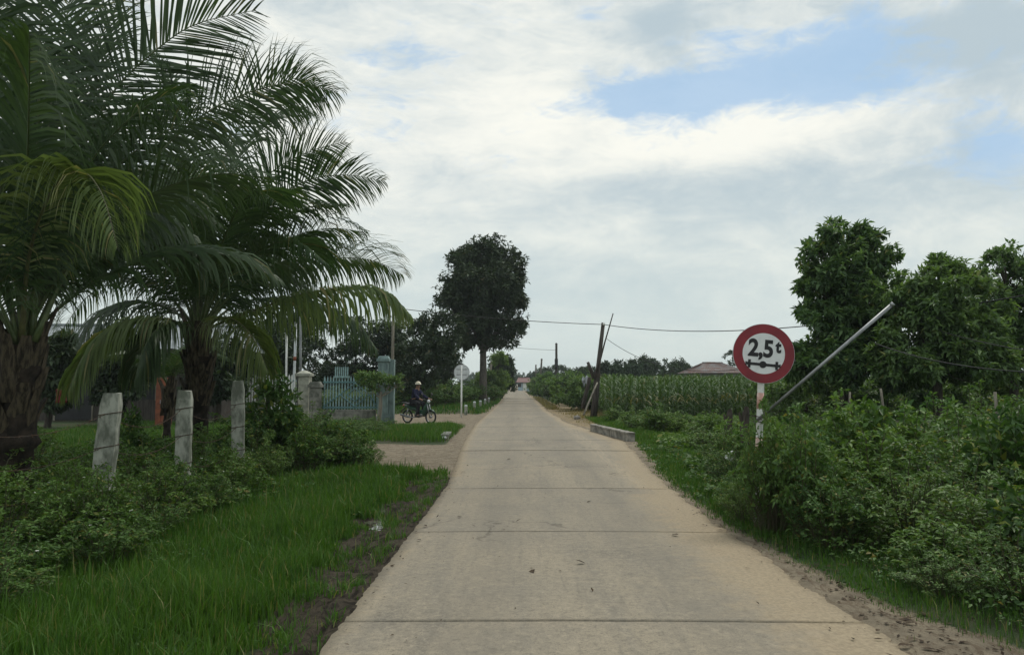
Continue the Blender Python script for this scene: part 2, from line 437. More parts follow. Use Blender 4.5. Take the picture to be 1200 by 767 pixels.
class MB:
    """collects shapes into one mesh"""
    def __init__(s): s.v = []; s.f = []; s.m = []; s.n = 0
    def add(s, V, F, mi=0):
        V = np.asarray(V, float).reshape(-1, 3)
        s.v.append(V)
        for f in F:
            s.f.append(tuple(int(i) + s.n for i in f)); s.m.append(mi)
        s.n += len(V)
    def box(s, lo, hi, mi=0, mat=None, taper=0):
        x0, y0, z0 = lo; x1, y1, z1 = hi; t = taper
        V = [(x0, y0, z0), (x1, y0, z0), (x1, y1, z0), (x0, y1, z0), (x0 + t, y0 + t, z1), (x1 - t, y0 + t, z1), (x1 - t, y1 - t, z1), (x0 + t, y1 - t, z1)]
        if mat is not None: V = [tuple(mat @ Vector(p)) for p in V]
        s.add(V, [(3, 2, 1, 0), (4, 5, 6, 7), (0, 1, 5, 4), (1, 2, 6, 5), (2, 3, 7, 6), (3, 0, 4, 7)], mi)
    def tube(s, pts, rad, n=8, mi=0, caps=True):
        P = [Vector(p) for p in pts]
        if isinstance(rad, (int, float)): rad = [rad] * len(P)
        V = []; T0 = None
        for i, p in enumerate(P):
            t = (P[min(i + 1, len(P) - 1)] - P[max(i - 1, 0)]).normalized()
            if T0 is None:
                a = Vector((0, 0, 1)) if abs(t.z) < .9 else Vector((1, 0, 0))
                u = t.cross(a).normalized()
            else:
                u = (u - t * u.dot(t)).normalized()
            T0 = t; w = t.cross(u)
            for j in range(n):
                an = 2 * math.pi * j / n
                V.append(p + (u * math.cos(an) + w * math.sin(an)) * rad[i])
        F = []
        for i in range(len(P) - 1):
            for j in range(n):
                a, b = i * n + j, i * n + (j + 1) % n
                F.append((a, b, b + n, a + n))
        if caps:
            F.append(tuple(range(n - 1, -1, -1))); F.append(tuple(range((len(P) - 1) * n, len(P) * n)))
        s.add([tuple(v) for v in V], F, mi)
    def disc(s, c, axis, r, th, n=40, mi=0, r_in=0.0):
        """disc or ring of thickness th centred at c"""
        axis = Vector(axis).normalized(); c = Vector(c)
        a = Vector((0, 0, 1)) if abs(axis.z) < .9 else Vector((1, 0, 0))
        u = axis.cross(a).normalized(); w = axis.cross(u)
        V = []
        rings = [(r, -.5), (r, .5)] + ([(r_in, .5), (r_in, -.5)] if r_in else [])
        for rr, h in rings:
            for j in range(n):
                an = 2 * math.pi * j / n
                V.append(tuple(c + (u * math.cos(an) + w * math.sin(an)) * rr + axis * (h * th)))
        F = []
        k_ = len(rings)
        for q in range(k_ if r_in else 1):
            for j in range(n):
                a0, b0 = q * n + j, q * n + (j + 1) % n
                q2 = (q + 1) % k_
                F.append((a0, b0, q2 * n + (j + 1) % n, q2 * n + j))
        if not r_in:
            F.append(tuple(range(n - 1, -1, -1))); F.append(tuple(range(n, 2 * n)))
        s.add(V, F, mi)
    def torus(s, c, axis, R_, r, n=28, k=8, mi=0):
        axis = Vector(axis).normalized(); c = Vector(c)
        a = Vector((0, 0, 1)) if abs(axis.z) < .9 else Vector((1, 0, 0))
        u = axis.cross(a).normalized(); w = axis.cross(u); V = []; F = []
        for i in range(n):
            an = 2 * math.pi * i / n; d = u * math.cos(an) + w * math.sin(an)
            for j in range(k):
                b = 2 * math.pi * j / k
                V.append(tuple(c + d * (R_ + r * math.cos(b)) + axis * (r * math.sin(b))))
                F.append((i * k + j, ((i + 1) % n) * k + j, ((i + 1) % n) * k + (j + 1) % k, i * k + (j + 1) % k))
        s.add(V, F, mi)
    def ball(s, c, r, n=10, k=7, mi=0, top_only=False):
        c = Vector(c); r = Vector(r) if not isinstance(r, (int, float)) else Vector((r, r, r)); V = []; F = []
        lo = 0 if top_only else -math.pi / 2
        for i in range(k + 1):
            th = lo + (math.pi / 2 - lo) * i / k
            for j in range(n):
                a = 2 * math.pi * j / n
                V.append((c.x + r.x * math.cos(th) * math.cos(a), c.y + r.y * math.cos(th) * math.sin(a), c.z + r.z * math.sin(th)))
        for i in range(k):
            for j in range(n):
                F.append((i * n + j, i * n + (j + 1) % n, (i + 1) * n + (j + 1) % n, (i + 1) * n + j))
        s.add(V, F, mi)
    def mesh(s, name, mats, smooth=False):
        me = bpy.data.meshes.new(name)
        V = np.concatenate(s.v) if s.v else np.zeros((0, 3))
        me.from_pydata(V.tolist(), [], s.f)
        for m in (mats if isinstance(mats, (list, tuple)) else [mats]): me.materials.append(m)
        me.polygons.foreach_set('material_index', s.m)
        if smooth: me.polygons.foreach_set('use_smooth', [True] * len(s.f))
        me.update()
        return me
    def build(s, name, mats, parent=None, smooth=False, loc=None, bevel=0):
        o = link(name, s.mesh(name, mats, smooth), parent, loc)
        if bevel:
            b = o.modifiers.new('bevel', 'BEVEL'); b.width = bevel; b.segments = 2; b.limit_method = 'ANGLE'
        return o

def fast_mesh(name, V, F, mats, mi=None):
    """numpy verts (n,3) and equal-sized faces (m,k)"""
    me = bpy.data.meshes.new(name)
    V = np.ascontiguousarray(V, np.float32); F = np.ascontiguousarray(F, np.int32)
    m, k_ = F.shape
    me.vertices.add(len(V)); me.vertices.foreach_set('co', V.ravel())
    me.loops.add(m * k_); me.loops.foreach_set('vertex_index', F.ravel())
    me.polygons.add(m)
    me.polygons.foreach_set('loop_start', np.arange(0, m * k_, k_, dtype=np.int32))
    for q in (mats if isinstance(mats, (list, tuple)) else [mats]): me.materials.append(q)
    if mi is not None: me.polygons.foreach_set('material_index', np.asarray(mi, np.int32))
    me.update(calc_edges=True)
    return me

def unit(a): return a / np.maximum(np.linalg.norm(a, axis=-1, keepdims=True), 1e-9)

def leaves_geo(P, D, N, L, Wd, fold=.18, droop=.15):
    """diamond leaf, folded along its rib, tip drooping: 4 verts, 2 tris each"""
    D = unit(D); N = unit(N - (N * D).sum(-1, keepdims=True) * D); S = np.cross(D, N)
    L = np.broadcast_to(np.asarray(L, float), (len(P),))[:, None]; Wd = np.broadcast_to(np.asarray(Wd, float), (len(P),))[:, None]
    b = P
    mid = P + D * L * .42
    l = mid + S * Wd * .5 + N * Wd * fold
    r = mid - S * Wd * .5 + N * Wd * fold
    t = P + D * L - N * L * droop
    V = np.stack([b, l, r, t], 1).reshape(-1, 3)
    i = np.arange(len(P))[:, None] * 4
    F = np.concatenate([i + [0, 2, 3], i + [0, 3, 1]], 0)
    return V, F

def rand_dirs(g, n):
    return unit(g.normal(size=(n, 3)))

def spline(ctrl, n):
    P = np.array(ctrl, float)
    if len(P) == 2: return P[0] + (P[1] - P[0]) * np.linspace(0, 1, n)[:, None]
    P = np.vstack([2 * P[0] - P[1], P, 2 * P[-1] - P[-2]])
    seg = len(P) - 3
    t = np.linspace(0, seg, n); i = np.minimum(t.astype(int), seg - 1); u = (t - i)[:, None]
    p0, p1, p2, p3 = P[i], P[i + 1], P[i + 2], P[i + 3]
    return .5 * (2 * p1 + (p2 - p0) * u + (2 * p0 - 5 * p1 + 4 * p2 - p3) * u * u + (3 * p1 - p0 - 3 * p2 + p3) * u ** 3)

# ------------------------------------------------------------------ the setting: ground and road
YS = [-4, 2, 12, 16, 21, 26, 30, 34, 45, 70, 110, 200]
def x_left(y): return np.interp(y, [-4, 2, 12, 16, 21, 30, 45, 70, 110, 200], [-1.2, -1.2, -1.13, -1.3, -1.5, -1.7, -1.65, -1.6, -2.0, -3.6])
def x_right(y): return np.interp(y, [-4, 2, 9, 14, 18, 21, 26, 32, 45, 70, 110, 200], [2.4, 2.4, 2.25, 2.45, 2.8, 3.0, 2.55, 2.0, 1.75, 1.8, 1.7, 1.5])
def r_edge(y): return np.interp(y, [-4, 4, 4.7, 5.6, 7, 9, 12, 17, 21, 26, 30, 36, 46, 62, 80], [3.3, 3.3, 3.1, 2.72, 2.5, 2.4, 2.5, 2.95, 3.4, 3.0, 3.4, 4.0, 4.7, 4.0, 2.0])

def sm(x, a, b):
    t = np.clip((x - a) / (b - a), 0, 1); return t * t * (3 - 2 * t)

def zones(X, Y):
    xl, xr = x_left(Y), x_right(Y)
    right = sm(X, xr - .4, xr - .05) * (1 - sm(X, r_edge(Y) - .25, r_edge(Y) + .35))
    mudw = np.interp(Y, [0, 4, 6.5, 9, 11, 12.3, 13.5], [.50, .48, .55, .75, .6, .75, .2]) + .07 * np.sin(Y * 5.1) + .05 * np.sin(Y * 11.3 + 1)
    mud = (1 - sm(X, xl - .02, xl + .1)) * sm(X, xl - mudw - .2, xl - mudw + .15) * (1 - sm(Y, 12.6, 13.6))
    track = sm(Y, 13.3, 14.4) * (1 - sm(Y, 20.2, 21.2)) * sm(X, -6.5, -5.5) * (X < 0)
    drive = sm(Y, 28.2, 29.3) * (1 - sm(Y, 39.5, 42)) * sm(X, -11, -9) * (X < 0)
    lapron = sm(X, xl - .8, xl - .25) * (Y > 13) * (Y < 60) * (X < 0)
    under = (X > xl - .1) * (X < xr + .1)
    dry = right * sm(Y, 25, 28)
    dirt = np.maximum.reduce([right * (1 - sm(Y, 25, 30) * .62), track, drive, lapron * .8, under * 1.0])
    dirt = dirt * (1 - mud)
    return dirt, mud, dry

def ground_z(X, Y):
    xl, xr = x_left(Y), x_right(Y)
    away = np.clip(np.maximum(xl - X, X - xr), 0, 6)
    dirt, mud, dry = zones(X, Y)
    bump = .05 * np.sin(X * 1.3 + 2.1 * np.sin(Y * .5)) * np.sin(Y * .9 + X * .4) * np.clip(away, 0, 1)
    z = -.010 - .035 * sm(away, 0.1, .6) + bump * .6
    z = z - mud * (.012 + .018 * np.sin(Y * 9 + 3 * np.sin(X * 7)) * np.sin(X * 11 + Y * 2) + .02 * np.sin(Y * 3.1 + X * 5))
    # grassy mound between the sandy track and the driveway; bank beyond the driveway
    z = z + .10 * sm(Y, 21.2, 22.6) * (1 - sm(Y, 27, 28.6)) * (1 - sm(X, -2.5, -1.95)) * sm(X, -14, -9)
    z = z + .22 * sm(Y, 40, 43) * (1 - sm(X, xl - 1.4, xl - .5)) * (X < 0)
    z = z + mud * .022 * (np.random.default_rng(9).uniform(size=X.shape) - .5) * (X.size > 1000)
    z = np.where((X > xl) & (X < xr), np.minimum(z, np.where(X > xr - .8, -.009, -.03)), z)
    return z

def gz_(x, y): return float(ground_z(np.array([x]), np.array([y]))[0])
gx = np.concatenate([[-3000, -800, -250, -120, -70, -45, -30, -22, -17, -14], np.arange(-12, -4, .25), np.arange(-4, 5, .06), np.arange(5, 13, .25), [14, 17, 22, 30, 45, 70, 120, 250, 800, 3000]])
gy = np.concatenate([[-400, -60, -20, -8], np.arange(-4, 2, .5), np.arange(2, 15, .07), np.arange(15, 46, .16), np.arange(46, 100, 1.2), np.arange(100, 260, 8), [300, 400, 700, 1500, 4000]])
GX, GY = np.meshgrid(gx, gy)
GZ = ground_z(GX, GY)
nx, ny = len(gx), len(gy)
idx = np.arange(nx * ny).reshape(ny, nx)
F = np.stack([idx[:-1, :-1], idx[:-1, 1:], idx[1:, 1:], idx[1:, :-1]], -1).reshape(-1, 4)
gme = fast_mesh('ground', np.stack([GX, GY, GZ], -1).reshape(-1, 3), F, M['ground'])
zd = zones(GX, GY)
for nm, arr in zip(('dirt', 'mud', 'dry'), zd):
    a = gme.attributes.new(nm, 'FLOAT', 'POINT'); a.data.foreach_set('value', arr.astype(np.float32).ravel())
gme.polygons.foreach_set('use_smooth', np.ones(len(gme.polygons), bool))
ground = link('ground', gme); ground['kind'] = 'structure'

# concrete road: slabs with open joints and chipped edges
joints = [-3.5, -1.4, 1.85, 5.15, 8.2, 11.55, 14.9, 18.1, 21.45] + [21.45 + 3.3 * i for i in range(1, 16)]
joints += [joints[-1] + 9 * i for i in range(1, 14)]
g = rng(5)
rv, rf, rs, rt_ = [], [], [], []
nb = 0
for a, b in zip(joints[:-1], joints[1:]):
    gap_ = .022 if abs(a - 21.45) < .1 or abs(b - 21.45) < .1 else .007
    far = a > 60
    ny_ = 5 if far else max(8, int((b - a) / .05))
    ys = np.linspace(a + gap_, b - gap_, ny_)
    ts = np.linspace(0, 1, 9 if far else 29)
    rows = []
    jn = lambda s: 0 if far else s
    el = np.cumsum(g.normal(size=ny_)) * jn(.002) + g.normal(size=ny_) * jn(.007); er = np.cumsum(g.normal(size=ny_)) * jn(.01) + g.normal(size=ny_) * jn(.014)
    el -= np.linspace(el[0], el[-1], ny_); er -= np.linspace(er[0], er[-1], ny_)
    wob = np.cumsum(g.normal(size=29)) * .0025; wob -= np.linspace(wob[0], wob[-1], 29); wob = np.abs(wob) + np.abs(g.normal(size=29)) * .003
    sag = g.normal() * .003; tone_ = g.uniform()
    for j, y in enumerate(ys):
        xl = x_left(y) + np.clip(el[j], -.07, .07); xr = x_right(y) + np.clip(er[j], -.1, .1)
        x = xl + (xr - xl) * ts
        yy = np.full_like(x, y)
        if j in (0, ny_ - 1) and not far: yy = yy + wob[:len(x)] * (1 if j == 0 else -1)
        z = .012 * (1 - (2 * ts - 1) ** 2) + sag
        rows.append(np.stack([x, yy, z], -1))
        d = np.minimum(x - xl, xr - x)
        s_ = np.clip(1 - (x - xl) / .45, 0, 1) * (.55 if y < 13 else .9)
        s_ = np.maximum(s_, np.clip(1.15 - (xr - x) / (1.1 if y < 11 else .8 if y < 30 else .5), 0, 1))
        rs.append(s_); rt_.append(np.full(len(s_), tone_))
    top = np.array(rows)
    nt = top.shape[1]
    V = top.reshape(-1, 3)
    i2 = np.arange(len(V)).reshape(ny_, nt) + nb
    rf.append(np.stack([i2[:-1, :-1], i2[:-1, 1:], i2[1:, 1:], i2[1:, :-1]], -1).reshape(-1, 4))
    rv.append(V)
    loop = np.concatenate([i2[0, :], i2[1:, -1], i2[-1, -2::-1], i2[-2:0:-1, 0]])
    low = V[loop - nb].copy(); low[:, 2] = -.14
    nb += len(V)
    li = np.arange(len(low)) + nb
    rf.append(np.stack([loop, li, np.roll(li, -1), np.roll(loop, -1)], -1))
    rv.append(low); nb += len(low)
    rs.append(np.full(len(low), .2)); rt_.append(np.full(len(low), tone_))
rme = fast_mesh('road', np.concatenate(rv), np.concatenate(rf), M['road'])
a = rme.attributes.new('sand', 'FLOAT', 'POINT'); a.data.foreach_set('value', np.concatenate([np.ravel(q) for q in rs]).astype(np.float32))
a = rme.attributes.new('slab', 'FLOAT', 'POINT'); a.data.foreach_set('value', np.concatenate(rt_).astype(np.float32))
road = link('road', rme); road['kind'] = 'structure'

# puddle lying in the muddy strip
pp = MB()
g = rng(8)
for (cx, cy, rx, ry) in ((-1.60, 8.5, .09, .30), (-1.70, 9.1, .10, .34), (-1.80, 9.75, .08, .3), (-1.74, 10.3, .05, .2)):
    n = 26; zp = gz_(cx, cy) + .006
    V = [(cx, cy, zp)] + [(cx + rx * (1 + .25 * math.sin(3 * t + cx * 9) + .1 * g.normal()) * math.cos(t), cy + ry * (1 + .2 * math.sin(2 * t + cy) + .06 * g.normal()) * math.sin(t), zp) for t in np.linspace(0, 2 * math.pi, n, endpoint=False)]
    pp.add(V, [(0, 1 + i, 1 + (i + 1) % n) for i in range(n)])
o = pp.build('puddle', M['water']); o['kind'] = 'structure'

# ------------------------------------------------------------------ grass, ground cover (nobody could count these)
def blades(name, X, Y, H, Wd, mat, label, seed, lean=.35):
    g = rng(seed); n = len(X)
    Z = ground_z(X, Y) - .01
    P = np.stack([X, Y, Z], -1)
    a = g.uniform(0, 2 * math.pi, n)
    S = np.stack([np.cos(a), np.sin(a), np.zeros(n)], -1)
    b = a + math.pi / 2 + g.normal(size=n) * .4
    Ld = np.stack([np.cos(b), np.sin(b), np.zeros(n)], -1) * (np.abs(g.normal(size=n)) * lean)[:, None]
    H = H[:, None]; Wd = Wd[:, None]
    p1 = P + np.array([0, 0, 1]) * H * .55 + Ld * H * .35
    p2 = P + np.array([0, 0, 1]) * H * (1 - .25 * np.linalg.norm(Ld, axis=1)[:, None]) + Ld * H * 1.1
    V = np.stack([P - S * Wd * .5, P + S * Wd * .5, p1 + S * Wd * .42, p1 - S * Wd * .42, p2], 1).reshape(-1, 3)
    i = np.arange(n)[:, None] * 5
    F = np.concatenate([i + [0, 1, 2], i + [0, 2, 3], i + [3, 2, 4]], 0)
    o = link(name, fast_mesh(name, V, F, mat))
    return tag(o, label, 'grass', kind='stuff')

def sample(g, n, x0, x1, y0, y1): return g.uniform(x0, x1, n), g.uniform(y0, y1, n)
def patchy(X, Y, s=1.0): return .5 + .25 * np.sin(X * 2.1 * s + 1.3 * np.sin(Y * 1.1 * s)) + .25 * np.sin(Y * 1.7 * s + 2 * np.sin(X * .9 * s))

weed_line = lambda y: np.interp(y, [2, 4, 6, 9, 12, 14, 16], [-3.5, -3.7, -4.0, -3.9, -3.6, -3.3, -3.0])

g = rng(21)
X, Y = sample(g, 300000, -5.2, -1.1, 2.2, 14.6)
dirt, mud, dry = zones(X, Y)
keep = (X > weed_line(Y) - 1.0) & (g.uniform(size=len(X)) > np.clip(mud * 1.0 - .03 + .6 * (patchy(X, Y, 5) * patchy(Y, X, 3.7) < .2) * mud - .25 * (patchy(X, Y, 5) * patchy(Y, X, 3.7) > .5), 0, 1)) & (g.uniform(size=len(X)) > dirt * 1.02) & (X < x_left(Y) - .03)
keep &= g.uniform(size=len(X)) < np.clip(1.25 - Y * .055, .5, 1)
X, Y = X[keep], Y[keep]
H = (.05 + .11 * patchy(X, Y) * patchy(Y, X, 2.3) * 1.6 + g.exponential(.04, len(X))) * (1 - .45 * zones(X, Y)[1]) * np.where(X > x_left(Y) - .5, .65, 1)
blades('grass', X, Y, H, g.uniform(.005, .010, len(X)) * np.clip(Y / 6, 1, 2.2), M['grass'], 'dense green roadside grass left of the concrete road', 31)

X, Y = sample(g, 260000, 2.1, 6.5, 3, 27)
dirt, mud, dry = zones(X, Y)
fr = np.clip((X - r_edge(Y) + .25) / .5, 0, 1) + .12 * (X > x_right(Y) + .05) * (patchy(X, Y, 6) > .72)
keep = (g.uniform(size=len(X)) < fr * (.35 + .65 * patchy(X, Y, 1.4))) & (fr + .9 * (patchy(X, Y, 5) * patchy(Y, X, 3.3)) > .52)
X, Y = X[keep], Y[keep]
H = (.05 + .12 * patchy(X, Y, .8) + g.exponential(.03, len(X))) * np.clip((X - r_edge(Y) + .35) / .6, .3, 1)
blades('grass', X, Y, H * .8, g.uniform(.003, .007, len(X)) * np.clip(Y / 6, 1, 3), M['grass'], 'thin low grass along the sandy right edge of the road', 32)

def far_grass(n, x0, x1, y0, y1, h, w, label, seed, mat='grass', test=None):
    g = rng(seed)
    X, Y = sample(g, n, x0, x1, y0, y1)
    dirt, mud, dry = zones(X, Y)
    k_ = (g.uniform(size=n) > dirt * 1.1 + mud) & ((X < x_left(Y) - .1) | (X > x_right(Y) + .05))
    if test is not None: k_ &= test(X, Y, g)
    X, Y = X[k_], Y[k_]
    H = h * (.5 + .7 * patchy(X, Y, .8) + g.exponential(.15, len(X)))
    return blades('grass', X, Y, H, g.uniform(.7, 1.3, len(X)) * w, M[mat], label, seed + 1)
far_grass(60000, -9.5, -1.9, 21.3, 28.9, .20, .016, 'tall grass on the mound between the sandy track and driveway', 41, test=lambda X, Y, g: (X < -4.6 + .4 * np.sin(Y * 2)) | (g.uniform(size=len(X)) < .35) & (X < -2.0))
far_grass(70000, -14, -1.6, 40, 110, .22, .035, 'grass verge beyond the driveway left of the distant road', 43)
far_grass(60000, -16, -2.8, 13, 30, .22, .014, 'rough grass around the palms and bushes behind the fence posts', 45, test=lambda X, Y, g: (X < -5.2) | (Y < 15) & (X < -3))
far_grass(14000, 2.2, 5.5, 25, 50, .10, .02, 'dry straw coloured grass on the bare verge beside the leaning utility pole', 47, 'grass_dry',
          test=lambda X, Y, g: g.uniform(size=len(X)) < sm(X, x_right(Y) + .3, x_right(Y) + 1.6))
g_ = rng(2)
far_grass(9000, 1.8, 3.2, 48, 90, .22, .04, 'pale grass at the foot of the hedge right of the distant road', 49, 'grass_dry', test=lambda X, Y, g: X < x_right(Y) + .9)
far_grass(60000, 3.2, 12, 20, 36, .2, .02, 'rough grass between the low concrete kerb and the cornfield', 51)

g = rng(91)
yt = g.uniform(3, 13.5, 70); n = 40
X = np.repeat(x_left(yt) - g.uniform(.03, .5, 70), n) + g.normal(size=70 * n) * .045; Y = np.repeat(yt, n) + g.normal(size=70 * n) * .08
k_ = X < x_left(Y) - .02; X, Y = X[k_], Y[k_]
blades('grass', X, Y, .05 + g.exponential(.035, len(X)), g.uniform(.005, .010, len(X)), M['grass'], 'small grass tufts growing in the muddy strip along the road', 33, .6)
# leafy creeping ground cover
def cover(label, seed, n, x0, x1, y0, y1, hmax, size, mat, test):
    g = rng(seed)
    X, Y = sample(g, n, x0, x1, y0, y1)
    k_ = test(X, Y) & ((X < x_left(Y) - .3) | (X > x_right(Y) + .2)); X, Y = X[k_], Y[k_]
    n = len(X)
    hm = hmax * (.25 + .9 * patchy(X, Y, 1.1) * patchy(Y, X, .63))
    Z = ground_z(X, Y) + hm * np.sqrt(g.uniform(size=n)) + .01
    D = unit(np.stack([g.normal(size=n), g.normal(size=n) - .25, g.normal(size=n) * .35 + .05], -1))
    N = unit(np.stack([g.normal(size=n) * .45, g.normal(size=n) * .45, np.ones(n)], -1))
    L = size * g.uniform(.6, 1.4, n) * np.clip(Y / 9, .8, 2)
    V, F = leaves_geo(np.stack([X, Y, Z], -1), D, N, L, L * g.uniform(.4, .65, n))
    o = link('ground_cover', fast_mesh('ground_cover', V, F, M[mat]))
    return tag(o, label, 'ground cover', kind='stuff')
cover('low leafy weeds under the concrete fence posts on the left', 61, 130000, -14, -3.0, 3.0, 16, .30, .07, 'weed_leaf', lambda X, Y: (X < weed_line(Y) + .25 * (patchy(X, Y, 2) - .5)))
cover('low leafy weeds filling the verge right of the sandy edge', 62, 90000, 2.5, 13, 3.0, 20, .26, .065, 'weed_leaf', lambda X, Y: X > r_edge(Y) + .5 + .5 * (patchy(X, Y, 2) - .5))
cover('creeping vine carpet between the sign and the cornfield', 63, 60000, 4.0, 14, 18, 35, .30, .085, 'vine_leaf', lambda X, Y: (X > r_edge(Y) + .4 + .6 * (patchy(X, Y, 1.5) - .5)) & (patchy(X, Y, .8) > .25))

cover('broad leaved weeds scattered through the grass left of the road', 64, 26000, -4.0, -1.5, 3.0, 14, .16, .05, 'weed_leaf', lambda X, Y: (patchy(X, Y, 2.3) * patchy(Y, X, 1.7) > .42) & (zones(X, Y)[1] < .4) & (zones(X, Y)[0] < .4))
cover('small weeds creeping over the sandy right edge of the road', 65, 16000, 2.35, 4.2, 3.0, 20, .09, .04, 'bush_leaf', lambda X, Y: (X > r_edge(Y) - .35) & (X < r_edge(Y) + .9) & (patchy(X, Y, 3.1) * patchy(Y, X, 2.3) > .36))
# fallen leaves and crumbs on the road and its sandy margins: too many and small to count
g = rng(71)
n = 900
yl = 3 + 9 * g.uniform(size=1200) ** 1.6
X = np.concatenate([g.uniform(-1.3, 3.2, 70), x_right(yl) + g.normal(size=1200) * .2 + .32, x_left(np.linspace(3, 14, 120)) + g.exponential(.25, 120)])
Y = np.concatenate([g.uniform(3.2, 16, 70), yl, np.linspace(3, 14, 120)])
Z = np.where((X > x_left(Y)) & (X < x_right(Y)), .016, ground_z(X, Y) + .008)
n = len(X)
D = unit(np.stack([g.normal(size=n), g.normal(size=n), g.normal(size=n) * .1], -1))
N = unit(np.stack([g.normal(size=n) * .2, g.normal(size=n) * .2, np.ones(n)], -1))
L = np.clip(g.exponential(.024, n) + .016, 0, .11)
V, F = leaves_geo(np.stack([X, Y, Z], -1), D, N, L, L * g.uniform(.25, .6, n), .25, -.1)
tag(link('leaf_litter', fast_mesh('leaf_litter', V, F, M['dead_leaf'])), 'scattered brown leaf crumbs on the road and its sandy margin', 'leaf litter', kind='stuff')
# ------------------------------------------------------------------ plants: generators
def tube_arr(mb, pts, r0, r1, n=5, mi=0):
    pts = [tuple(p) for p in pts]
    mb.tube(pts, list(np.linspace(r0, r1, len(pts))), n, mi, caps=False)

def bush_meshes(seed, stems=55, rad=.6, height=1.0, leaf=.075, per=34, mat='bush_leaf', aspect=.5, flowers=0, droop=.25, updir=1.0):
    g = rng(seed)
    sm_ = MB(); Ps, Ds, Ns, Ls = [], [], [], []
    tips = []
    for s in range(stems):
        a = g.uniform(0, 2 * math.pi); r = rad * math.sqrt(g.uniform()) ; h = height * g.uniform(.55, 1.05) * (1 - .45 * (r / rad) ** 2)
        base = np.array([.25 * r * math.cos(a), .25 * r * math.sin(a), -.03])
        tip = np.array([r * math.cos(a), r * math.sin(a), h])
        mid = base * .45 + tip * .55 + np.array([0, 0, .12 * h]) + g.normal(size=3) * .05
        end = tip + np.array([math.cos(a), math.sin(a), -.5]) * droop * h * g.uniform(.1, .6)
        pts = spline([base, mid, tip, end], 14)
        tube_arr(sm_, pts[::3], .007, .002, 4)
        t = np.sort(g.uniform(.22, 1.0, per)); k_ = (t * 13).astype(int); k_ = np.minimum(k_, 12); u = (t * 13 - k_)[:, None]
        p = pts[k_] * (1 - u) + pts[k_ + 1] * u
        tang = unit(pts[k_ + 1] - pts[k_])
        aa = np.arange(per) * 2.4 + g.uniform(0, 6)
        out = np.stack([np.cos(aa), np.sin(aa), .15 * np.ones(per)], -1)
        D = unit(out + tang * .5 + g.normal(size=(per, 3)) * .3)
        p = p + D * .015
        Ps.append(p); Ds.append(D); Ns.append(unit(np.array([0, 0, 1.]) + g.normal(size=(per, 3)) * .45)); Ls.append(leaf * g.uniform(.55, 1.3, per) * (1.1 - .45 * t))
        tips.append(end)
    P, D, N, L = map(np.concatenate, (Ps, Ds, Ns, Ls))
    V, F = leaves_geo(P, D, N, L, L * aspect * g.uniform(.8, 1.2, len(L)), .2, .18)
    fol = fast_mesh('foliage', V, F, M[mat])
    st = sm_.mesh('stems', M['stem'])
    fl = None
    if flowers:
        c = np.array(tips)[g.choice(len(tips), flowers)] + g.normal(size=(flowers, 3)) * .06
        P = np.repeat(c, 5, 0); a = np.tile(np.arange(5) * 2 * math.pi / 5, flowers)
        D = np.stack([np.cos(a), np.sin(a), .3 * np.ones(len(a))], -1)
        V, F = leaves_geo(P, D, np.tile([0, -.3, 1.], (len(a), 1)), .022, .014)
        fl = fast_mesh('blossoms', V, F, M['white_flower'])
    return fol, st, fl

class BushKind:
    def __init__(s, *meshes): s.meshes = meshes; s.proto = None
    def place(s, loc, rz, scale, label, group=None, cat='bush', name='bush'):
        if s.proto is None:
            r = thing(name, label, cat, loc, rz, group)
            r.scale = scale
            for nm, me in zip(('foliage', 'stems', 'blossoms'), s.meshes):
                if me: link(nm, me, r)
            s.proto = r
            return r
        r = dup(s.proto, loc, rz, scale, label)
        r.name = name; r['category'] = cat
        if group: r['group'] = group
        elif 'group' in r: del r['group']
        return r

KB = [BushKind(*bush_meshes(101, 60, .62, 1.0, .080, 40)),
      BushKind(*bush_meshes(102, 52, .55, 1.0, .095, 34, 'vine_leaf', .55)),
      BushKind(*bush_meshes(103, 75, .65, .95, .060, 46, 'bush_leaf', .42)),
      BushKind(*bush_meshes(104, 48, .5, 1.05, .11, 30, 'bush_leaf', .5, droop=.5))]
KW = [BushKind(*bush_meshes(111, 55, .6, .9, .062, 40, 'weed_leaf', .5, 9)),
      BushKind(*bush_meshes(112, 50, .6, .95, .085, 32, 'weed_leaf', .5, 4)),
      BushKind(*bush_meshes(113, 60, .7, .8, .07, 38, 'weed_leaf', .45))]
KL = BushKind(*bush_meshes(121, 34, .62, 1.15, .21, 26, 'broad_leaf', .42, droop=.4))
KT = BushKind(*bush_meshes(131, 5, .16, 1.3, .13, 26, 'vine_leaf', .5, droop=.3))       # tall shoots

def gz(x, y): return float(ground_z(np.array([x]), np.array([y]))[0])

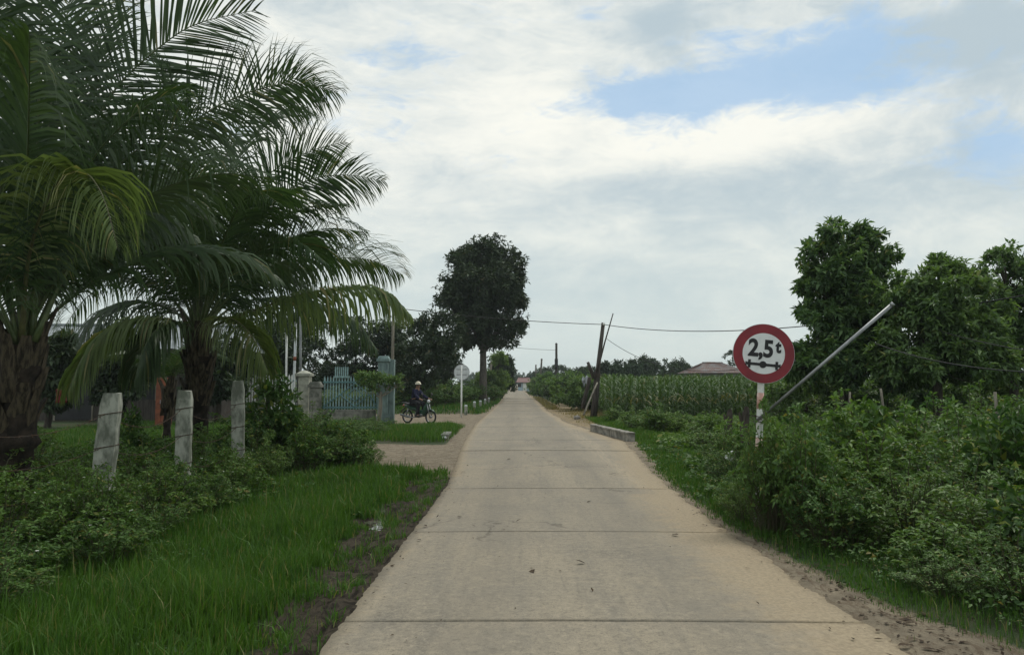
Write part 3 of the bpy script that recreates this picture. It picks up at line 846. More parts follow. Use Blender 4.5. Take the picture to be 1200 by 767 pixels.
# thicket right of the road: (x, y, width factor, height factor)
g = rng(201)
RG = 'bushes of the dense thicket right of the road'
RL = 'leafy green bush growing in the dense thicket right of the road'
front = [(3.55, 4.6, .55, .5), (4.2, 4.9, .9, .75), (3.75, 5.6, .8, .62), (4.6, 5.7, 1.0, .85), (3.5, 6.6, .7, .55), (4.2, 6.7, 1.0, .85), (5.1, 6.6, 1.1, 1.0),
         (3.35, 7.6, .75, .75), (4.0, 7.9, 1.05, 1.0), (4.9, 7.8, 1.1, 1.05), (5.8, 7.7, 1.15, 1.15), (2.86, 8.15, .72, 1.6), (2.76, 8.32, .5, 1.3), (2.98, 7.95, .7, 1.55), (3.2, 8.6, .7, 1.4), (2.62, 8.7, .5, .7), (2.75, 9.6, .5, .6), (3.1, 7.55, .75, .85), (3.0, 9.1, .6, .8), (3.5, 9.3, .85, 1.1), (3.3, 6.0, .55, .4), (3.0, 10.0, .6, .6), (4.2, 9.2, 1.1, 1.15),
         (5.2, 9.1, 1.15, 1.2), (6.2, 9.0, 1.2, 1.2), (7.0, 8.8, 1.2, 1.25), (3.3, 10.4, .85, .8), (4.1, 10.5, 1.1, 1.15), (5.1, 10.6, 1.2, 1.3), (6.2, 10.5, 1.2, 1.3), (7.2, 10.3, 1.3, 1.35), (8.2, 10.2, 1.3, 1.35),
         (3.45, 11.8, .8, .62), (4.4, 12.0, 1.1, 1.0), (5.4, 12.1, 1.2, 1.3), (6.6, 12.1, 1.3, 1.4), (7.8, 12.0, 1.3, 1.4), (9.0, 12.0, 1.3, 1.4),
         (4.6, 13.8, 1.1, .95), (5.8, 13.8, 1.3, 1.3), (7.2, 14.0, 1.4, 1.45), (8.6, 14.0, 1.4, 1.45), (10.0, 14.0, 1.5, 1.5), (4.2, 14.9, .9, .55)]
for i, (x, y, w, h) in enumerate(front):
    K = KB[(i * 7 + i // 3) % 4]
    K.place((x + g.normal() * .05, y + g.normal() * .08, gz(x, y)), g.uniform(0, 6.28), (w, w, h * g.uniform(.8, 1.18)), RL, RG)
for (x, y, w, h, lb) in ((4.3, 6.2, .6, .8, 'broad leaved plant near the front edge of the right hand thicket'), (5.6, 8.6, .7, 1.2, 'broad leaved plant in the middle of the right hand thicket'), (4.6, 10.0, .7, 1.2, 'broad leaved plant behind the steel pipe in the thicket'), (7.6, 9.6, .8, 1.3, 'broad leaved plant at the far right of the thicket')):
    KL.place((x, y, 0), g.uniform(0, 6), (w, w, h), lb, None, 'shrub', 'broad_leaf_shrub')
# bean patch, lower vines between sign and corn
BG = 'vines of the low patch in front of the corn'
BL = 'low bushy vine plant in the patch between the road sign and the corn'
for i in range(26):
    x = g.uniform(4.3, 10.5); y = g.uniform(16.2, 29); w = g.uniform(1.0, 1.6)
    if x < r_edge(y) + 1.0: x = float(r_edge(y)) + 1.0 + g.uniform(0, 2)
    KB[1 if i % 3 else 0].place((x, y, gz(x, y)), g.uniform(0, 6.28), (w, w, g.uniform(.55, .85)), BL, BG, 'vine', 'bean_vine')
for i, (x, y, w, h) in enumerate(((-4.6, 23.2, 1.0, .42), (-5.4, 24.6, 1.1, .55), (-4.9, 26.0, 1.0, .45), (-6.3, 23.6, 1.1, .5), (-7.2, 25.5, 1.2, .6))):
    KB[2].place((x, y, gz(x, y)), i * 1.3, (w, w, h), 'low bushy clump on the grassy mound before the motorcycle', 'low clumps on the grassy mound')
for (px, Y, h) in ((742, 26.5, .8), (768, 24, .95), (720, 31, .7)):
    p = at(px, 500, Y)
    KB[3].place((p.x, Y, gz(p.x, Y)), g.uniform(0, 6), (1.0, 1.0, h), {742: 'ragged green bush behind the low concrete kerb, middle of three', 768: 'larger green bush at the right end of the low concrete kerb', 720: 'small green bush between the leaning utility pole and the low kerb'}[px])
# tall shoots poking out of the thicket top
for (px, py, Y, lb) in ((985, 462, 10.2, 'tall leafy shoot above the thicket nearest the leaning steel pipe'), (1068, 455, 10.5, 'tallest leafy shoot standing above the middle of the thicket'),
                        (1108, 452, 11, 'tall pointed shoot above the thicket before the right hand trees'), (1178, 470, 9, 'tall leafy shoot at the right end of the thicket top')):
    p = at(px, py, Y)
    KT.place((p.x, Y, 0), g.uniform(0, 6), (1, 1, max(.6, p.z / 1.25)), lb, None, 'shoot', 'tall_weed')

# weeds left, along the fence
LG = 'weedy shrubs along the concrete fence posts'
LL = 'dark weedy shrub growing along the row of concrete fence posts'
left = [(-4.15, 7.55, .6, .8), (-4.45, 7.5, .6, .8), (-4.05, 9.4, .6, .8), (-4.35, 9.2, .6, .8), (-4.4, 11.3, .6, .8), (-4.6, 11.5, .6, .7), (-4.7, 8.0, .7, .75), (-3.75, 6.9, .6, .5), (-3.9, 5.6, .6, .42), (-4.4, 9.4, .7, .75), (-4.7, 11.2, .7, .75), (-6.5, 9.2, 1, .95), (-7.4, 11.2, 1.1, 1.0), (-5.6, 11.2, 1, .9), (-6.9, 13.4, 1.1, 1.0), (-5.9, 13.0, 1, .9), (-4.5, 4.9, .8, .55), (-5.1, 6.0, 1.0, .7), (-4.35, 6.3, .8, .5), (-4.2, 7.3, .75, .6), (-3.9, 7.9, .55, .45), (-5.0, 7.3, 1.0, .75), (-5.9, 7.0, 1.0, .75), (-4.2, 8.7, .8, .65), (-5.2, 8.9, 1, .8), (-6.4, 8.3, 1, .9), (-7.4, 8.0, 1, .8),
        (-4.0, 9.6, .7, .5), (-4.1, 10.8, .7, .6), (-5.2, 10.3, 1, .75), (-6.2, 10.2, 1, .8), (-7.6, 10.2, 1.2, .85), (-8.8, 10.5, 1.2, .9), (-5.2, 12, .9, .75), (-6.5, 12, 1, .8), (-8, 12.3, 1.2, .8), (-9.5, 13, 1.3, .9), (-10.8, 12.8, 1.3, .9)]
for i, (x, y, w, h) in enumerate(left):
    KW[i % 3].place((x, y, gz(x, y)), g.uniform(0, 6.28), (w * 1.12, w * 1.12, h * g.uniform(.95, 1.3)), LL, LG, 'shrub', 'weedy_shrub')
# bush clump beside the sandy track
CG = 'bushes clumped beside the sandy track'
CL = 'green bush in the clump between the last fence post and the sandy track'
for i, (x, y, w, h) in enumerate([(-3.3, 14.4, .75, .75), (-3.9, 13.7, .9, 1.0), (-4.5, 13.0, .85, .95), (-3.7, 14.9, .9, 1.0), (-4.6, 14.2, 1.1, 1.35), (-5.2, 14.8, 1.1, 1.3), (-3.0, 14.9, .55, .55), (-5.6, 13.6, 1, 1.0), (-4.2, 12.6, .6, .6), (-3.35, 15.0, .8, .95), (-4.2, 15.2, 1.1, 1.25), (-3.1, 14.2, .55, .6), (-4.9, 13.6, .9, 1.3)]):
    KB[i % 4].place((x, y, gz(x, y)), g.uniform(0, 6.28), (w, w, h), CL, CG)
KL.place((-4.55, 14.0, gz(-4.55, 14)), .5, (.95, .95, 1.62), 'tall broad leaved shrub with some yellow leaves behind the last fence post', None, 'shrub', 'broad_leaf_shrub')
KL.place((-4.9, 12.9, gz(-4.9, 13)), 2.5, (.6, .6, .75), 'small broad leaved shrub at the foot of the tall one', None, 'shrub', 'broad_leaf_shrub')
p = at(152, 480, 13)
KL.place((p.x, 13, gz(p.x, 13)), 1.5, (.45, .45, 1.1), 'bright green broad leaved plant behind the leaning fence post', None, 'shrub', 'broad_leaf_shrub')

# ------------------------------------------------------------------ coconut palms
def frond_meshes(ctrl, seed, n=74, Lmax=.8, droop=.5, vee=.45, start=.16, width=.043, flat=0, rib=.03, mat='palm_leaf', sidew=(1, 1), twist=0.0):
    g = rng(seed); n = int(n * 1.12); Lmax *= 1.38
    C = spline(ctrl, 60)
    T = unit(np.gradient(C, axis=0))
    up = np.array([0, 0, 1.])
    S = np.zeros_like(T)
    for i in range(60):
        s = np.cross(T[i], up)
        if np.linalg.norm(s) < .2 and i: s = S[i - 1] - T[i] * np.dot(S[i - 1], T[i])
        s = s / max(np.linalg.norm(s), 1e-6)
        if i and np.dot(s, S[i - 1]) < 0: s = -s
        if i: s = s * .6 + S[i - 1] * .4; s /= np.linalg.norm(s)
        S[i] = s
    U = np.cross(S, T)
    if twist:
        c_, s_ = math.cos(twist), math.sin(twist)
        S, U = S * c_ + U * s_, U * c_ - S * s_
    t = np.repeat(np.linspace(start, .995, n), 2)
    side = np.tile([1., -1.], n)
    t = np.clip(t + g.normal(size=2 * n) * .003, start, 1)
    f = t * 59; i0 = np.minimum(f.astype(int), 58); u = (f - i0)[:, None]
    ip = lambda A_: A_[i0] * (1 - u) + A_[i0 + 1] * u
    P, Tt, Ss, Uu = ip(C), ip(T), ip(S), ip(U)
    q = (t - start) / (1 - start)
    L = Lmax * (np.sin(np.pi * np.clip(q * .82 + .16, 0, 1)) ** .7) * g.uniform(.88, 1.08, 2 * n)
    L = np.where(side > 0, L * sidew[0], L * sidew[1])
    fw = (.45 + 1.0 * q ** 1.3)[:, None]
    d = unit(Ss * side[:, None] + Tt * fw + Uu * (vee * (1 - .5 * q))[:, None] + g.normal(size=(2 * n, 3)) * .09)
    gdr = droop * g.uniform(.6, 1.5, 2 * n) * np.where(g.uniform(size=2 * n) < .06, 2.5, 1)
    K = 5
    rows = []
    p = P.copy()
    prof = [.55, 1.0, .9, .6, .08]
    for kk in range(K):
        w = unit(Tt - (Tt * d).sum(-1, keepdims=True) * d + Uu * .35) * (width * prof[kk] * .5 * np.clip(L / Lmax, .5, 1))[:, None]
        rows += [p - w, p + w]
        p = p + d * (L / (K - 1))[:, None]
        d = unit(d + np.array([0, 0, -1.]) * (gdr * .55 * (kk + 1) / 2)[:, None])
    V = np.stack(rows, 1).reshape(-1, 3)
    b = np.arange(2 * n)[:, None] * (2 * K)
    F = np.concatenate([b + np.array([2 * kk, 2 * kk + 1, 2 * kk + 3, 2 * kk + 2]) for kk in range(K - 1)], 0)
    leaf = fast_mesh('frond', V, F, M[mat])
    mb = MB()
    rad = np.interp(np.linspace(0, 1, 24), [0, .08, .25, 1], [rib * 1.6, rib, rib * .6, .004])
    mb.tube([tuple(x) for x in C[np.linspace(0, 59, 24).astype(int)]], list(rad), 6)
    return leaf, mb.mesh('midrib', M['midrib'] if mat == 'palm_leaf' else M['petiole'], True)

def arch(c, az, el, L, sag, n=6):
    """frond that leaves the crown at azimuth az, elevation el and bends over"""
    pts = [np.array(c)]; a = el
    for i in range(n):
        d = np.array([math.cos(az) * math.cos(a), math.sin(az) * math.cos(a), math.sin(a)])
        pts.append(pts[-1] + d * L / n); a -= sag / n * (.5 + i / n)
    return pts

def palm(base, crown, label, fronds, r0, r1, seed, boots=16, lean=(0, 0)):
    g = rng(seed)
    root = thing('coconut_palm', label, 'palm tree', base)
    inv = -np.array(base)
    c = np.array(crown) + inv
    mb = MB()
    ts = np.linspace(0, 1, 22)
    pts = [tuple(np.array([lean[0] * math.sin(t * 3.1), lean[1] * math.sin(t * 3.1), 0]) + c * t + np.array([0, 0, -.12 * (t == 0)])) for t in ts]
    rad = [(r0 + (r1 - r0) * t) * (1 + .08 * g.normal()) * (1 + .35 * math.exp(-t * 7)) for i, t in enumerate(ts)]
    mb.tube(pts, rad, 18)
    mb.build('trunk', M['palm_bark'], root, True)
    for i in range(boots):                                  # stubs of cut frond bases
        mb = MB()
        t = .45 + .55 * i / boots + g.uniform(-.03, .03)
        az = i * 2.39996 + g.normal() * .2
        b = np.array(c) * t; r = (r0 + (r1 - r0) * t) * .95
        o = np.array([math.cos(az), math.sin(az), 0])
        h = g.uniform(.3, .7)
        p0 = b + o * r * .8; p1 = b + o * (r + .05) + np.array([0, 0, h * .55]); p2 = b + o * (r + .10 + .08 * g.uniform()) + np.array([0, 0, h])
        sd = np.array([-math.sin(az), math.cos(az), 0])
        V = []
        for p, w, th in ((p0, .17, .06), (p1, .10, .05), (p2, .055, .025)):
            V += [p - sd * w - o * .01, p - sd * w * .4 + o * th, p + sd * w * .4 + o * th, p + sd * w - o * .01]
        F = [(0, 1, 5, 4), (1, 2, 6, 5), (2, 3, 7, 6), (4, 5, 9, 8), (5, 6, 10, 9), (6, 7, 11, 10), (8, 9, 10, 11), (3, 0, 4, 7), (7, 4, 8, 11)]
        mb.add(V, F)
        mb.build('leaf_base', M['boot'], root)
    for i, (ctrl, kw) in enumerate(fronds):
        kw = dict(kw); kw.setdefault('seed', seed * 100 + i)
        ctrl = [np.array(p) + inv for p in ctrl]
        lf, mr = frond_meshes(ctrl, **kw)
        f = link('frond', lf, root)
        link('midrib', mr, f)
    return root

def px(*pts): return [np.array(at(x, y, Y)) for x, y, Y in pts]

# front palm at the left edge of the picture
b1 = at(8, 500, 9.6); c1 = at(24, 405, 9.6)
P1 = [
    (px((38, 400, 9.6), (42, 250, 9.5), (46, 100, 9.3), (52, -60, 8.9), (70, -180, 8.3)), dict(n=86, Lmax=1.0, droop=.6, vee=.1, twist=.3)),
    (px((36, 395, 9.6), (60, 270, 9.7), (98, 172, 9.8), (135, 105, 9.9), (178, 63, 10), (228, 29, 10.1), (300, 12, 10.2)), dict(n=84, Lmax=.98, droop=.10, vee=.05, twist=1.35, width=.043)),
    (px((40, 400, 9.5), (85, 305, 9.7), (147, 227, 10), (213, 153, 10.4), (280, 113, 10.8), (340, 98, 11.1), (396, 108, 11.4)), dict(n=92, Lmax=.95, droop=.6, vee=.2, twist=.9, width=.043)),
    (px((25, 400, 9.5), (34, 300, 9.1), (60, 225, 8.7), (92, 200, 8.3), (118, 225, 7.9), (138, 290, 7.7)), dict(n=84, Lmax=.82, droop=1.7, vee=.35, mat='palm_leaf_old', width=.043)),
    (px((20, 400, 9.5), (0, 290, 9.2), (-40, 200, 8.8), (-110, 160, 8.2), (-190, 190, 7.6)), dict(n=80, Lmax=.9, droop=1.2)),
    (px((30, 400, 9.7), (55, 260, 10.3), (85, 130, 10.9), (130, 20, 11.5), (190, -60, 12)), dict(n=86, Lmax=.95, droop=.4)),
    (px((25, 400, 9.7), (20, 240, 10), (0, 80, 10.3), (-40, -40, 10.5)), dict(n=86, Lmax=1.0, droop=.5)),
    (px((28, 400, 9.5), (10, 270, 9.1), (-14, 130, 8.7), (-30, 0, 8.2), (-20, -120, 7.6)), dict(n=86, Lmax=1.0, droop=.9)),
    (px((40, 400, 9.7), (80, 320, 10.5), (130, 262, 11.2), (190, 240, 11.8), (250, 262, 12.3)), dict(n=80, Lmax=.9, droop=1.0)),
    (px((30, 400, 9.7), (50, 250, 10.2), (60, 120, 10.6), (80, 10, 11), (95, -80, 11.3)), dict(n=86, Lmax=1.1, droop=.5)),
    (px((36, 402, 9.7), (75, 320, 10.2), (120, 272, 10.7), (170, 258, 11.2), (215, 282, 11.6), (238, 330, 11.8)), dict(n=100, Lmax=.95, droop=2.0, vee=.1)),
    (px((20, 402, 9.5), (-10, 340, 9.2), (-60, 310, 8.9), (-120, 340, 8.5)), dict(n=70, Lmax=.8, droop=1.4)),
    (px((28, 400, 9.7), (70, 290, 10.6), (110, 210, 11.4), (160, 150, 12.2), (215, 120, 13)), dict(n=86, Lmax=1.0, droop=.8)),
    (px((28, 400, 9.7), (40, 280, 10.6), (30, 170, 11.5), (10, 70, 12.2), (0, 0, 12.6)), dict(n=86, Lmax=1.1, droop=.6)),
]
for az, el, L_, sg in ((.1, 1.15, 4.2, 1.7), (.7, .9, 4, 1.9), (2.4, .9, 4, 1.8), (-1.0, 1.3, 4.4, 1.5), (3.4, 1.0, 4, 1.7), (.35, 1.35, 4.6, 1.4), (-.4, 1.3, 4.4, 1.6), (1.2, 1.2, 4.6, 1.5), (-1.9, 1.2, 4.2, 1.6)):
    P1.append((arch(tuple(c1), az, el, L_, sg), dict(n=72, Lmax=.9, droop=1.0, twist=.8 * math.sin(az * 5))))
palm((b1.x, 9.6, gz(b1.x, 9.6)), c1, 'big young coconut palm at the left edge behind the leaning post', P1, .25, .23, 3, 28, (.05, 0))

# second palm behind the posts
Y2 = 15.0
b2 = at(231, 500, Y2); c2 = at(233, 392, Y2)
P2 = [
    (px((236, 385, Y2), (268, 300, 15), (313, 243, 15), (356, 213, 15), (403, 205, 14.9), (450, 212, 14.8)), dict(n=80, Lmax=.85, droop=.45, vee=.2, twist=1.0)),
    (px((236, 385, Y2), (262, 290, 15.4), (308, 212, 15.8), (356, 180, 16.1), (404, 166, 16.4)), dict(n=80, Lmax=.9, droop=.4, twist=1.0)),
    (px((238, 388, Y2), (268, 374, 15), (312, 358, 15), (355, 344, 15), (415, 336, 15), (452, 343, 15), (480, 368, 15)), dict(n=112, Lmax=1.05, droop=2.4, vee=0, mat='palm_leaf_old', width=.042)),
    (px((238, 386, Y2), (285, 335, 15.6), (345, 310, 16.2), (400, 302, 16.8), (440, 306, 17.2), (472, 322, 17.5)), dict(n=86, Lmax=.95, droop=.8, vee=.3, twist=.7)),
    (px((238, 388, Y2), (258, 372, 14.6), (280, 378, 14.2), (300, 402, 13.9), (314, 436, 13.8)), dict(n=90, Lmax=.85, droop=2.2, vee=0, mat='palm_leaf_old')),
    (px((228, 388, Y2), (198, 374, 14.7), (160, 374, 14.4), (125, 388, 14.1), (97, 418, 13.8), (80, 458, 13.6)), dict(n=104, Lmax=1.0, droop=2.0, vee=0, mat='palm_leaf_old')),
    (px((232, 385, Y2), (240, 290, 15.2), (262, 190, 15.4), (300, 120, 15.6), (345, 92, 15.8), (385, 105, 16)), dict(n=86, Lmax=.95, droop=.6, twist=1.0)),
    (px((232, 385, Y2), (225, 290, 15.2), (220, 190, 15.4), (205, 110, 15.5), (180, 60, 15.7)), dict(n=90, Lmax=.95, droop=.6)),
    (px((230, 386, Y2), (200, 310, 14.8), (160, 260, 14.6), (110, 240, 14.3), (60, 265, 14)), dict(n=84, Lmax=.95, droop=1.0)),
    (px((234, 386, Y2), (262, 330, 14.2), (310, 290, 13.6), (350, 285, 13.1), (385, 310, 12.8)), dict(n=84, Lmax=.9, droop=1.1)),
    (px((234, 385, Y2), (252, 310, 14.2), (276, 250, 13.5), (300, 225, 12.8), (330, 240, 12.2)), dict(n=84, Lmax=.9, droop=1.0)),
    (px((232, 385, Y2), (215, 300, 15.8), (190, 230, 16.5), (150, 180, 17.2)), dict(n=84, Lmax=1.0, droop=.8)),
    (px((234, 385, Y2), (245, 280, 15.8), (275, 190, 16.6), (320, 140, 17.4), (360, 135, 18)), dict(n=84, Lmax=1.0, droop=.7)),
    (px((232, 388, Y2), (196, 345, 15.5), (150, 330, 16), (105, 345, 16.5), (70, 390, 16.8)), dict(n=80, Lmax=.9, droop=1.2)),
    (px((238, 388, Y2), (275, 358, 15.6), (318, 350, 16.2), (365, 356, 16.8), (410, 375, 17.3), (440, 408, 17.6)), dict(n=104, Lmax=1.0, droop=2.2, vee=0)),
    (px((230, 388, Y2), (200, 362, 15.3), (165, 355, 15.7), (128, 368, 16.1), (100, 400, 16.4)), dict(n=100, Lmax=1.0, droop=2.2, vee=0)),
    (px((228, 390, Y2), (208, 378, 14.6), (185, 385, 14.2), (168, 410, 13.9), (158, 445, 13.8)), dict(n=90, Lmax=.85, droop=2.2, vee=0)),
    (px((234, 387, Y2), (262, 352, 15.8), (300, 330, 16.6), (340, 335, 17.2), (370, 370, 17.6)), dict(n=80, Lmax=.9, droop=1.2)),
]
for az, el, L_, sg in ((.3, 1.0, 3.9, 1.8), (1.1, 1.0, 4, 1.8), (2.2, 1.0, 4, 1.8), (-1.4, 1.3, 4.2, 1.6), (-2.2, 1.25, 4.2, 1.6), (2.9, 1.1, 4, 1.9), (0, 1.25, 4.3, 1.7), (-3.0, .95, 3.8, 1.9), (.15, 1.1, 4.3, 1.7), (-.6, 1.2, 4.2, 1.6), (1.6, 1.2, 4.3, 1.6), (3.5, 1.2, 4.3, 1.8)):
    P2.append((arch(tuple(c2), az, el, L_, sg), dict(n=72, Lmax=.9, droop=1.1, twist=.8 * math.sin(az * 5))))
palm((b2.x, Y2, gz(b2.x, Y2)), c2, 'coconut palm with shaggy trunk behind the middle fence posts', P2, .21, .22, 4, 26)

# small palm further back between the two
Y3 = 19.0
b3 = at(196, 500, Y3); c3 = at(197, 452, Y3)
P3 = [(arch(tuple(c3), az, el, 1.7, 1.7), dict(n=40, Lmax=.5, droop=.9, width=.03, rib=.016)) for az, el in ((0.3, 1.0), (1.4, 1.1), (2.5, .9), (3.6, 1.0), (4.6, .8), (5.5, 1.0), (0.9, 1.35), (3.0, 1.3))]
palm((b3.x, Y3, gz(b3.x, Y3)), c3, 'small young palm with thin trunk between the two big palms', P3, .09, .08, 5, 6)

# ------------------------------------------------------------------ trees
def tree(label, base, trunk_top, blobs, n_leaves, leaf, mat, seed, tr=.2, bark='bark', group=None, name='tree', twigs=5, hollow=.55, aspect=.42, droop=.25, clumps=16):
    """blobs: (x, y, z, rx, ry, rz) relative to the base"""
    g = rng(seed)
    root = thing(name, label, 'tree', base, 0, group)
    mb = MB()
    tt = np.array(trunk_top, float)
    pts = spline([(0, 0, -.1), tt * .5 + np.array([g.normal() * .06, g.normal() * .06, 0]), tt], 9)
    mb.tube([tuple(p) for p in pts], [tr * (1.35 if i == 0 else 1 - .04 * i) for i in range(9)], 10)
    B = np.array(blobs, float)
    for q in B:
        c = q[:3]
        s = tt * g.uniform(.75, 1.0)
        m_ = s * .5 + c * .5 + np.array([0, 0, -.1]) * np.linalg.norm(c - s)
        br = spline([s, m_, c], 7)
        tube_arr(mb, br, tr * .42, tr * .12, 6)
        for _ in range(twigs):
            e = c + rand_dirs(g, 1)[0] * q[3:] * g.uniform(.7, .98)
            tube_arr(mb, spline([br[4], (br[4] + e) / 2 + g.normal(size=3) * .1 * q[3], e], 5), tr * .14, tr * .03, 4)
    mb.build('trunk', M[bark], root, True)
    w = B[:, 3] * B[:, 4] * B[:, 5]; w = w ** .75; w /= w.sum()
    # the crown is many clumps; in each clump leaves sit in rosettes at twig ends
    per = 9
    ns = max(1, n_leaves // per)
    nc = int(clumps * len(B))
    bi = g.choice(len(B), nc, p=w)
    d = rand_dirs(g, nc); d[:, 2] = np.where(d[:, 2] < -.5, -d[:, 2], d[:, 2])
    rr = hollow + (1.04 - hollow) * g.uniform(size=nc) ** .7
    CC = B[bi, :3] + d * B[bi, 3:] * rr[:, None]
    CR = B[bi, 3:].mean(1) * g.uniform(.20, .42, nc)
    ci = g.choice(nc, ns, p=CR ** 2 / (CR ** 2).sum())
    dd = rand_dirs(g, ns)
    C = CC[ci] + dd * CR[ci][:, None] * (g.uniform(size=ns) ** .45)[:, None] * np.array([1, 1, .8])
    out = unit(dd + d[ci] * .5 + np.array([0, 0, .35]))
    P = np.repeat(C, per, 0) + g.normal(size=(ns * per, 3)) * leaf * .22
    D = unit(np.repeat(out, per, 0) * .55 + g.normal(size=(ns * per, 3)) * .75 - np.array([0, 0, .15]))
    N = unit(np.array([0, 0, 1.]) + np.repeat(out, per, 0) * .6 + g.normal(size=(ns * per, 3)) * .4)
    L = leaf * g.uniform(.6, 1.3, ns * per)
    V, F = leaves_geo(P, D, N, L, L * aspect, .15, droop)
    link('crown', fast_mesh('crown', V, F, M[mat]), root)
    return root

def blob_px(base, specs):
    """blobs from the photo: (px, py, half width px, half height px, depth Y, depth radius)"""
    out = []
    for x, y, w, h, Y, ry in specs:
        p = at(x, y, Y) - Vector(base)
        out.append((p.x, p.y, p.z, w * Y / FPX, ry, h * Y / FPX))
    return out

# big round tree left of the road
b = (at(566, 470, 62).x, 62, .1)
top = at(566, 398, 62) - Vector(b)
tree('tall dark round crowned tree left of the road', b, tuple(top),
     blob_px(b, [(565, 300, 24, 22, 62, 1.8), (545, 318, 30, 26, 62, 2.0), (588, 318, 26, 28, 62, 2.0), (540, 350, 28, 26, 61, 2.0), (595, 350, 24, 24, 62, 2.0), (566, 345, 40, 34, 60.5, 2.2), (566, 345, 40, 34, 63.5, 2.2),
                 (560, 380, 34, 22, 61, 2.2), (592, 378, 24, 22, 62, 1.8), (540, 376, 20, 16, 61, 1.5), (570, 398, 26, 15, 62, 1.6), (520, 335, 12, 14, 62, 1.0), (610, 335, 11, 16, 62, 1.0), (578, 285, 14, 10, 62, 1.0), (550, 290, 12, 10, 62, 1.0), (556, 402, 26, 12, 61.5, 1.6), (590, 398, 22, 12, 61.5, 1.4), (530, 355, 18, 22, 61.5, 1.5), (604, 362, 14, 18, 61.5, 1.2)]),
     56000, .34, 'tree_dark', 301, .36, 'bark_grey', hollow=.3, clumps=27)

# trees right, behind the thicket
YA = 21
b = (at(985, 470, YA).x, YA, 0)
tree('tallest leafy tree right of the sign behind the steel pipe', b, tuple(at(990, 370, YA) - Vector(b)),
     blob_px(b, [(990, 285, 32, 26, 21, .9), (1015, 295, 30, 22, 21.2, .9), (960, 296, 24, 18, 21, .8), (985, 320, 36, 26, 20.7, 1.0), (1022, 325, 26, 22, 21, .9), (965, 345, 26, 28, 20.8, .9), (1005, 355, 38, 30, 21, 1.1),
                 (960, 385, 30, 28, 20.6, .9), (1000, 395, 42, 32, 20.6, 1.1), (970, 425, 42, 28, 20.2, 1.0), (1015, 440, 45, 30, 20.2, 1.1), (940, 430, 20, 22, 20, .7), (975, 268, 16, 10, 21, .5), (1005, 268, 15, 9, 21, .5), (1040, 300, 10, 10, 21, .4)]),
     30000, .19, 'tree_mid', 302, .16, clumps=17)
YB = 19
b = (at(1100, 480, YB).x, YB, 0)
tree('leafy green tree in the middle of the right hand row', b, tuple(at(1098, 390, YB) - Vector(b)),
     blob_px(b, [(1075, 330, 26, 20, 19, .8), (1110, 325, 26, 20, 19, .8), (1060, 352, 28, 24, 18.8, .8), (1095, 358, 38, 30, 18.6, 1.0), (1130, 350, 26, 26, 19, .8), (1080, 395, 44, 32, 18.5, 1.0), (1125, 395, 38, 34, 18.8, 1.0),
                 (1060, 430, 40, 28, 18.4, .9), (1042, 360, 22, 30, 19.5, .8), (1150, 360, 26, 34, 19.5, .8), (1105, 435, 48, 32, 18.3, 1.1), (1150, 430, 34, 34, 18.7, .9), (1118, 306, 12, 8, 19, .4), (1088, 316, 13, 9, 19, .4)]),
     32000, .175, 'tree_mid', 303, .14, clumps=19)
YC = 21
b = (at(1190, 480, YC).x, YC, 0)
tree('sparse leafy tree at the right edge of the picture', b, tuple(at(1188, 370, YC) - Vector(b)),
     blob_px(b, [(1178, 312, 28, 22, 21, .8), (1210, 330, 34, 28, 21, .9), (1170, 340, 22, 22, 21, .7), (1195, 365, 40, 26, 21, 1), (1165, 385, 28, 26, 21.2, .8), (1205, 410, 44, 34, 21, 1.1), (1170, 430, 40, 34, 20.8, 1), (1240, 380, 40, 50, 21, 1.2), (1172, 298, 13, 8, 21, .4)]),
     24000, .16, 'tree_mid', 304, .13, clumps=18)
# dark understorey behind the thicket
for i, (x0, Y, lb) in enumerate(((945, 23, 'dark low bush below the tallest right hand tree'), (1040, 22, 'dark low bush between the two nearer right hand trees'), (1150, 23, 'dark low bush below the tree at the right edge'), (1125, 27, 'dark low bush farther back between the middle and right edge trees'))):
    b = (at(x0, 470, Y).x, Y, 0)
    tree(lb, b, (0, 0, .9), [(0, 0, 1.1, 1.3, .9, 1.0), (1.1, 0, .9, 1.2, .8, .9), (-1.1, .1, .9, 1.1, .8, .8)], 6500, .15, 'tree_mid', 310 + i, .07)

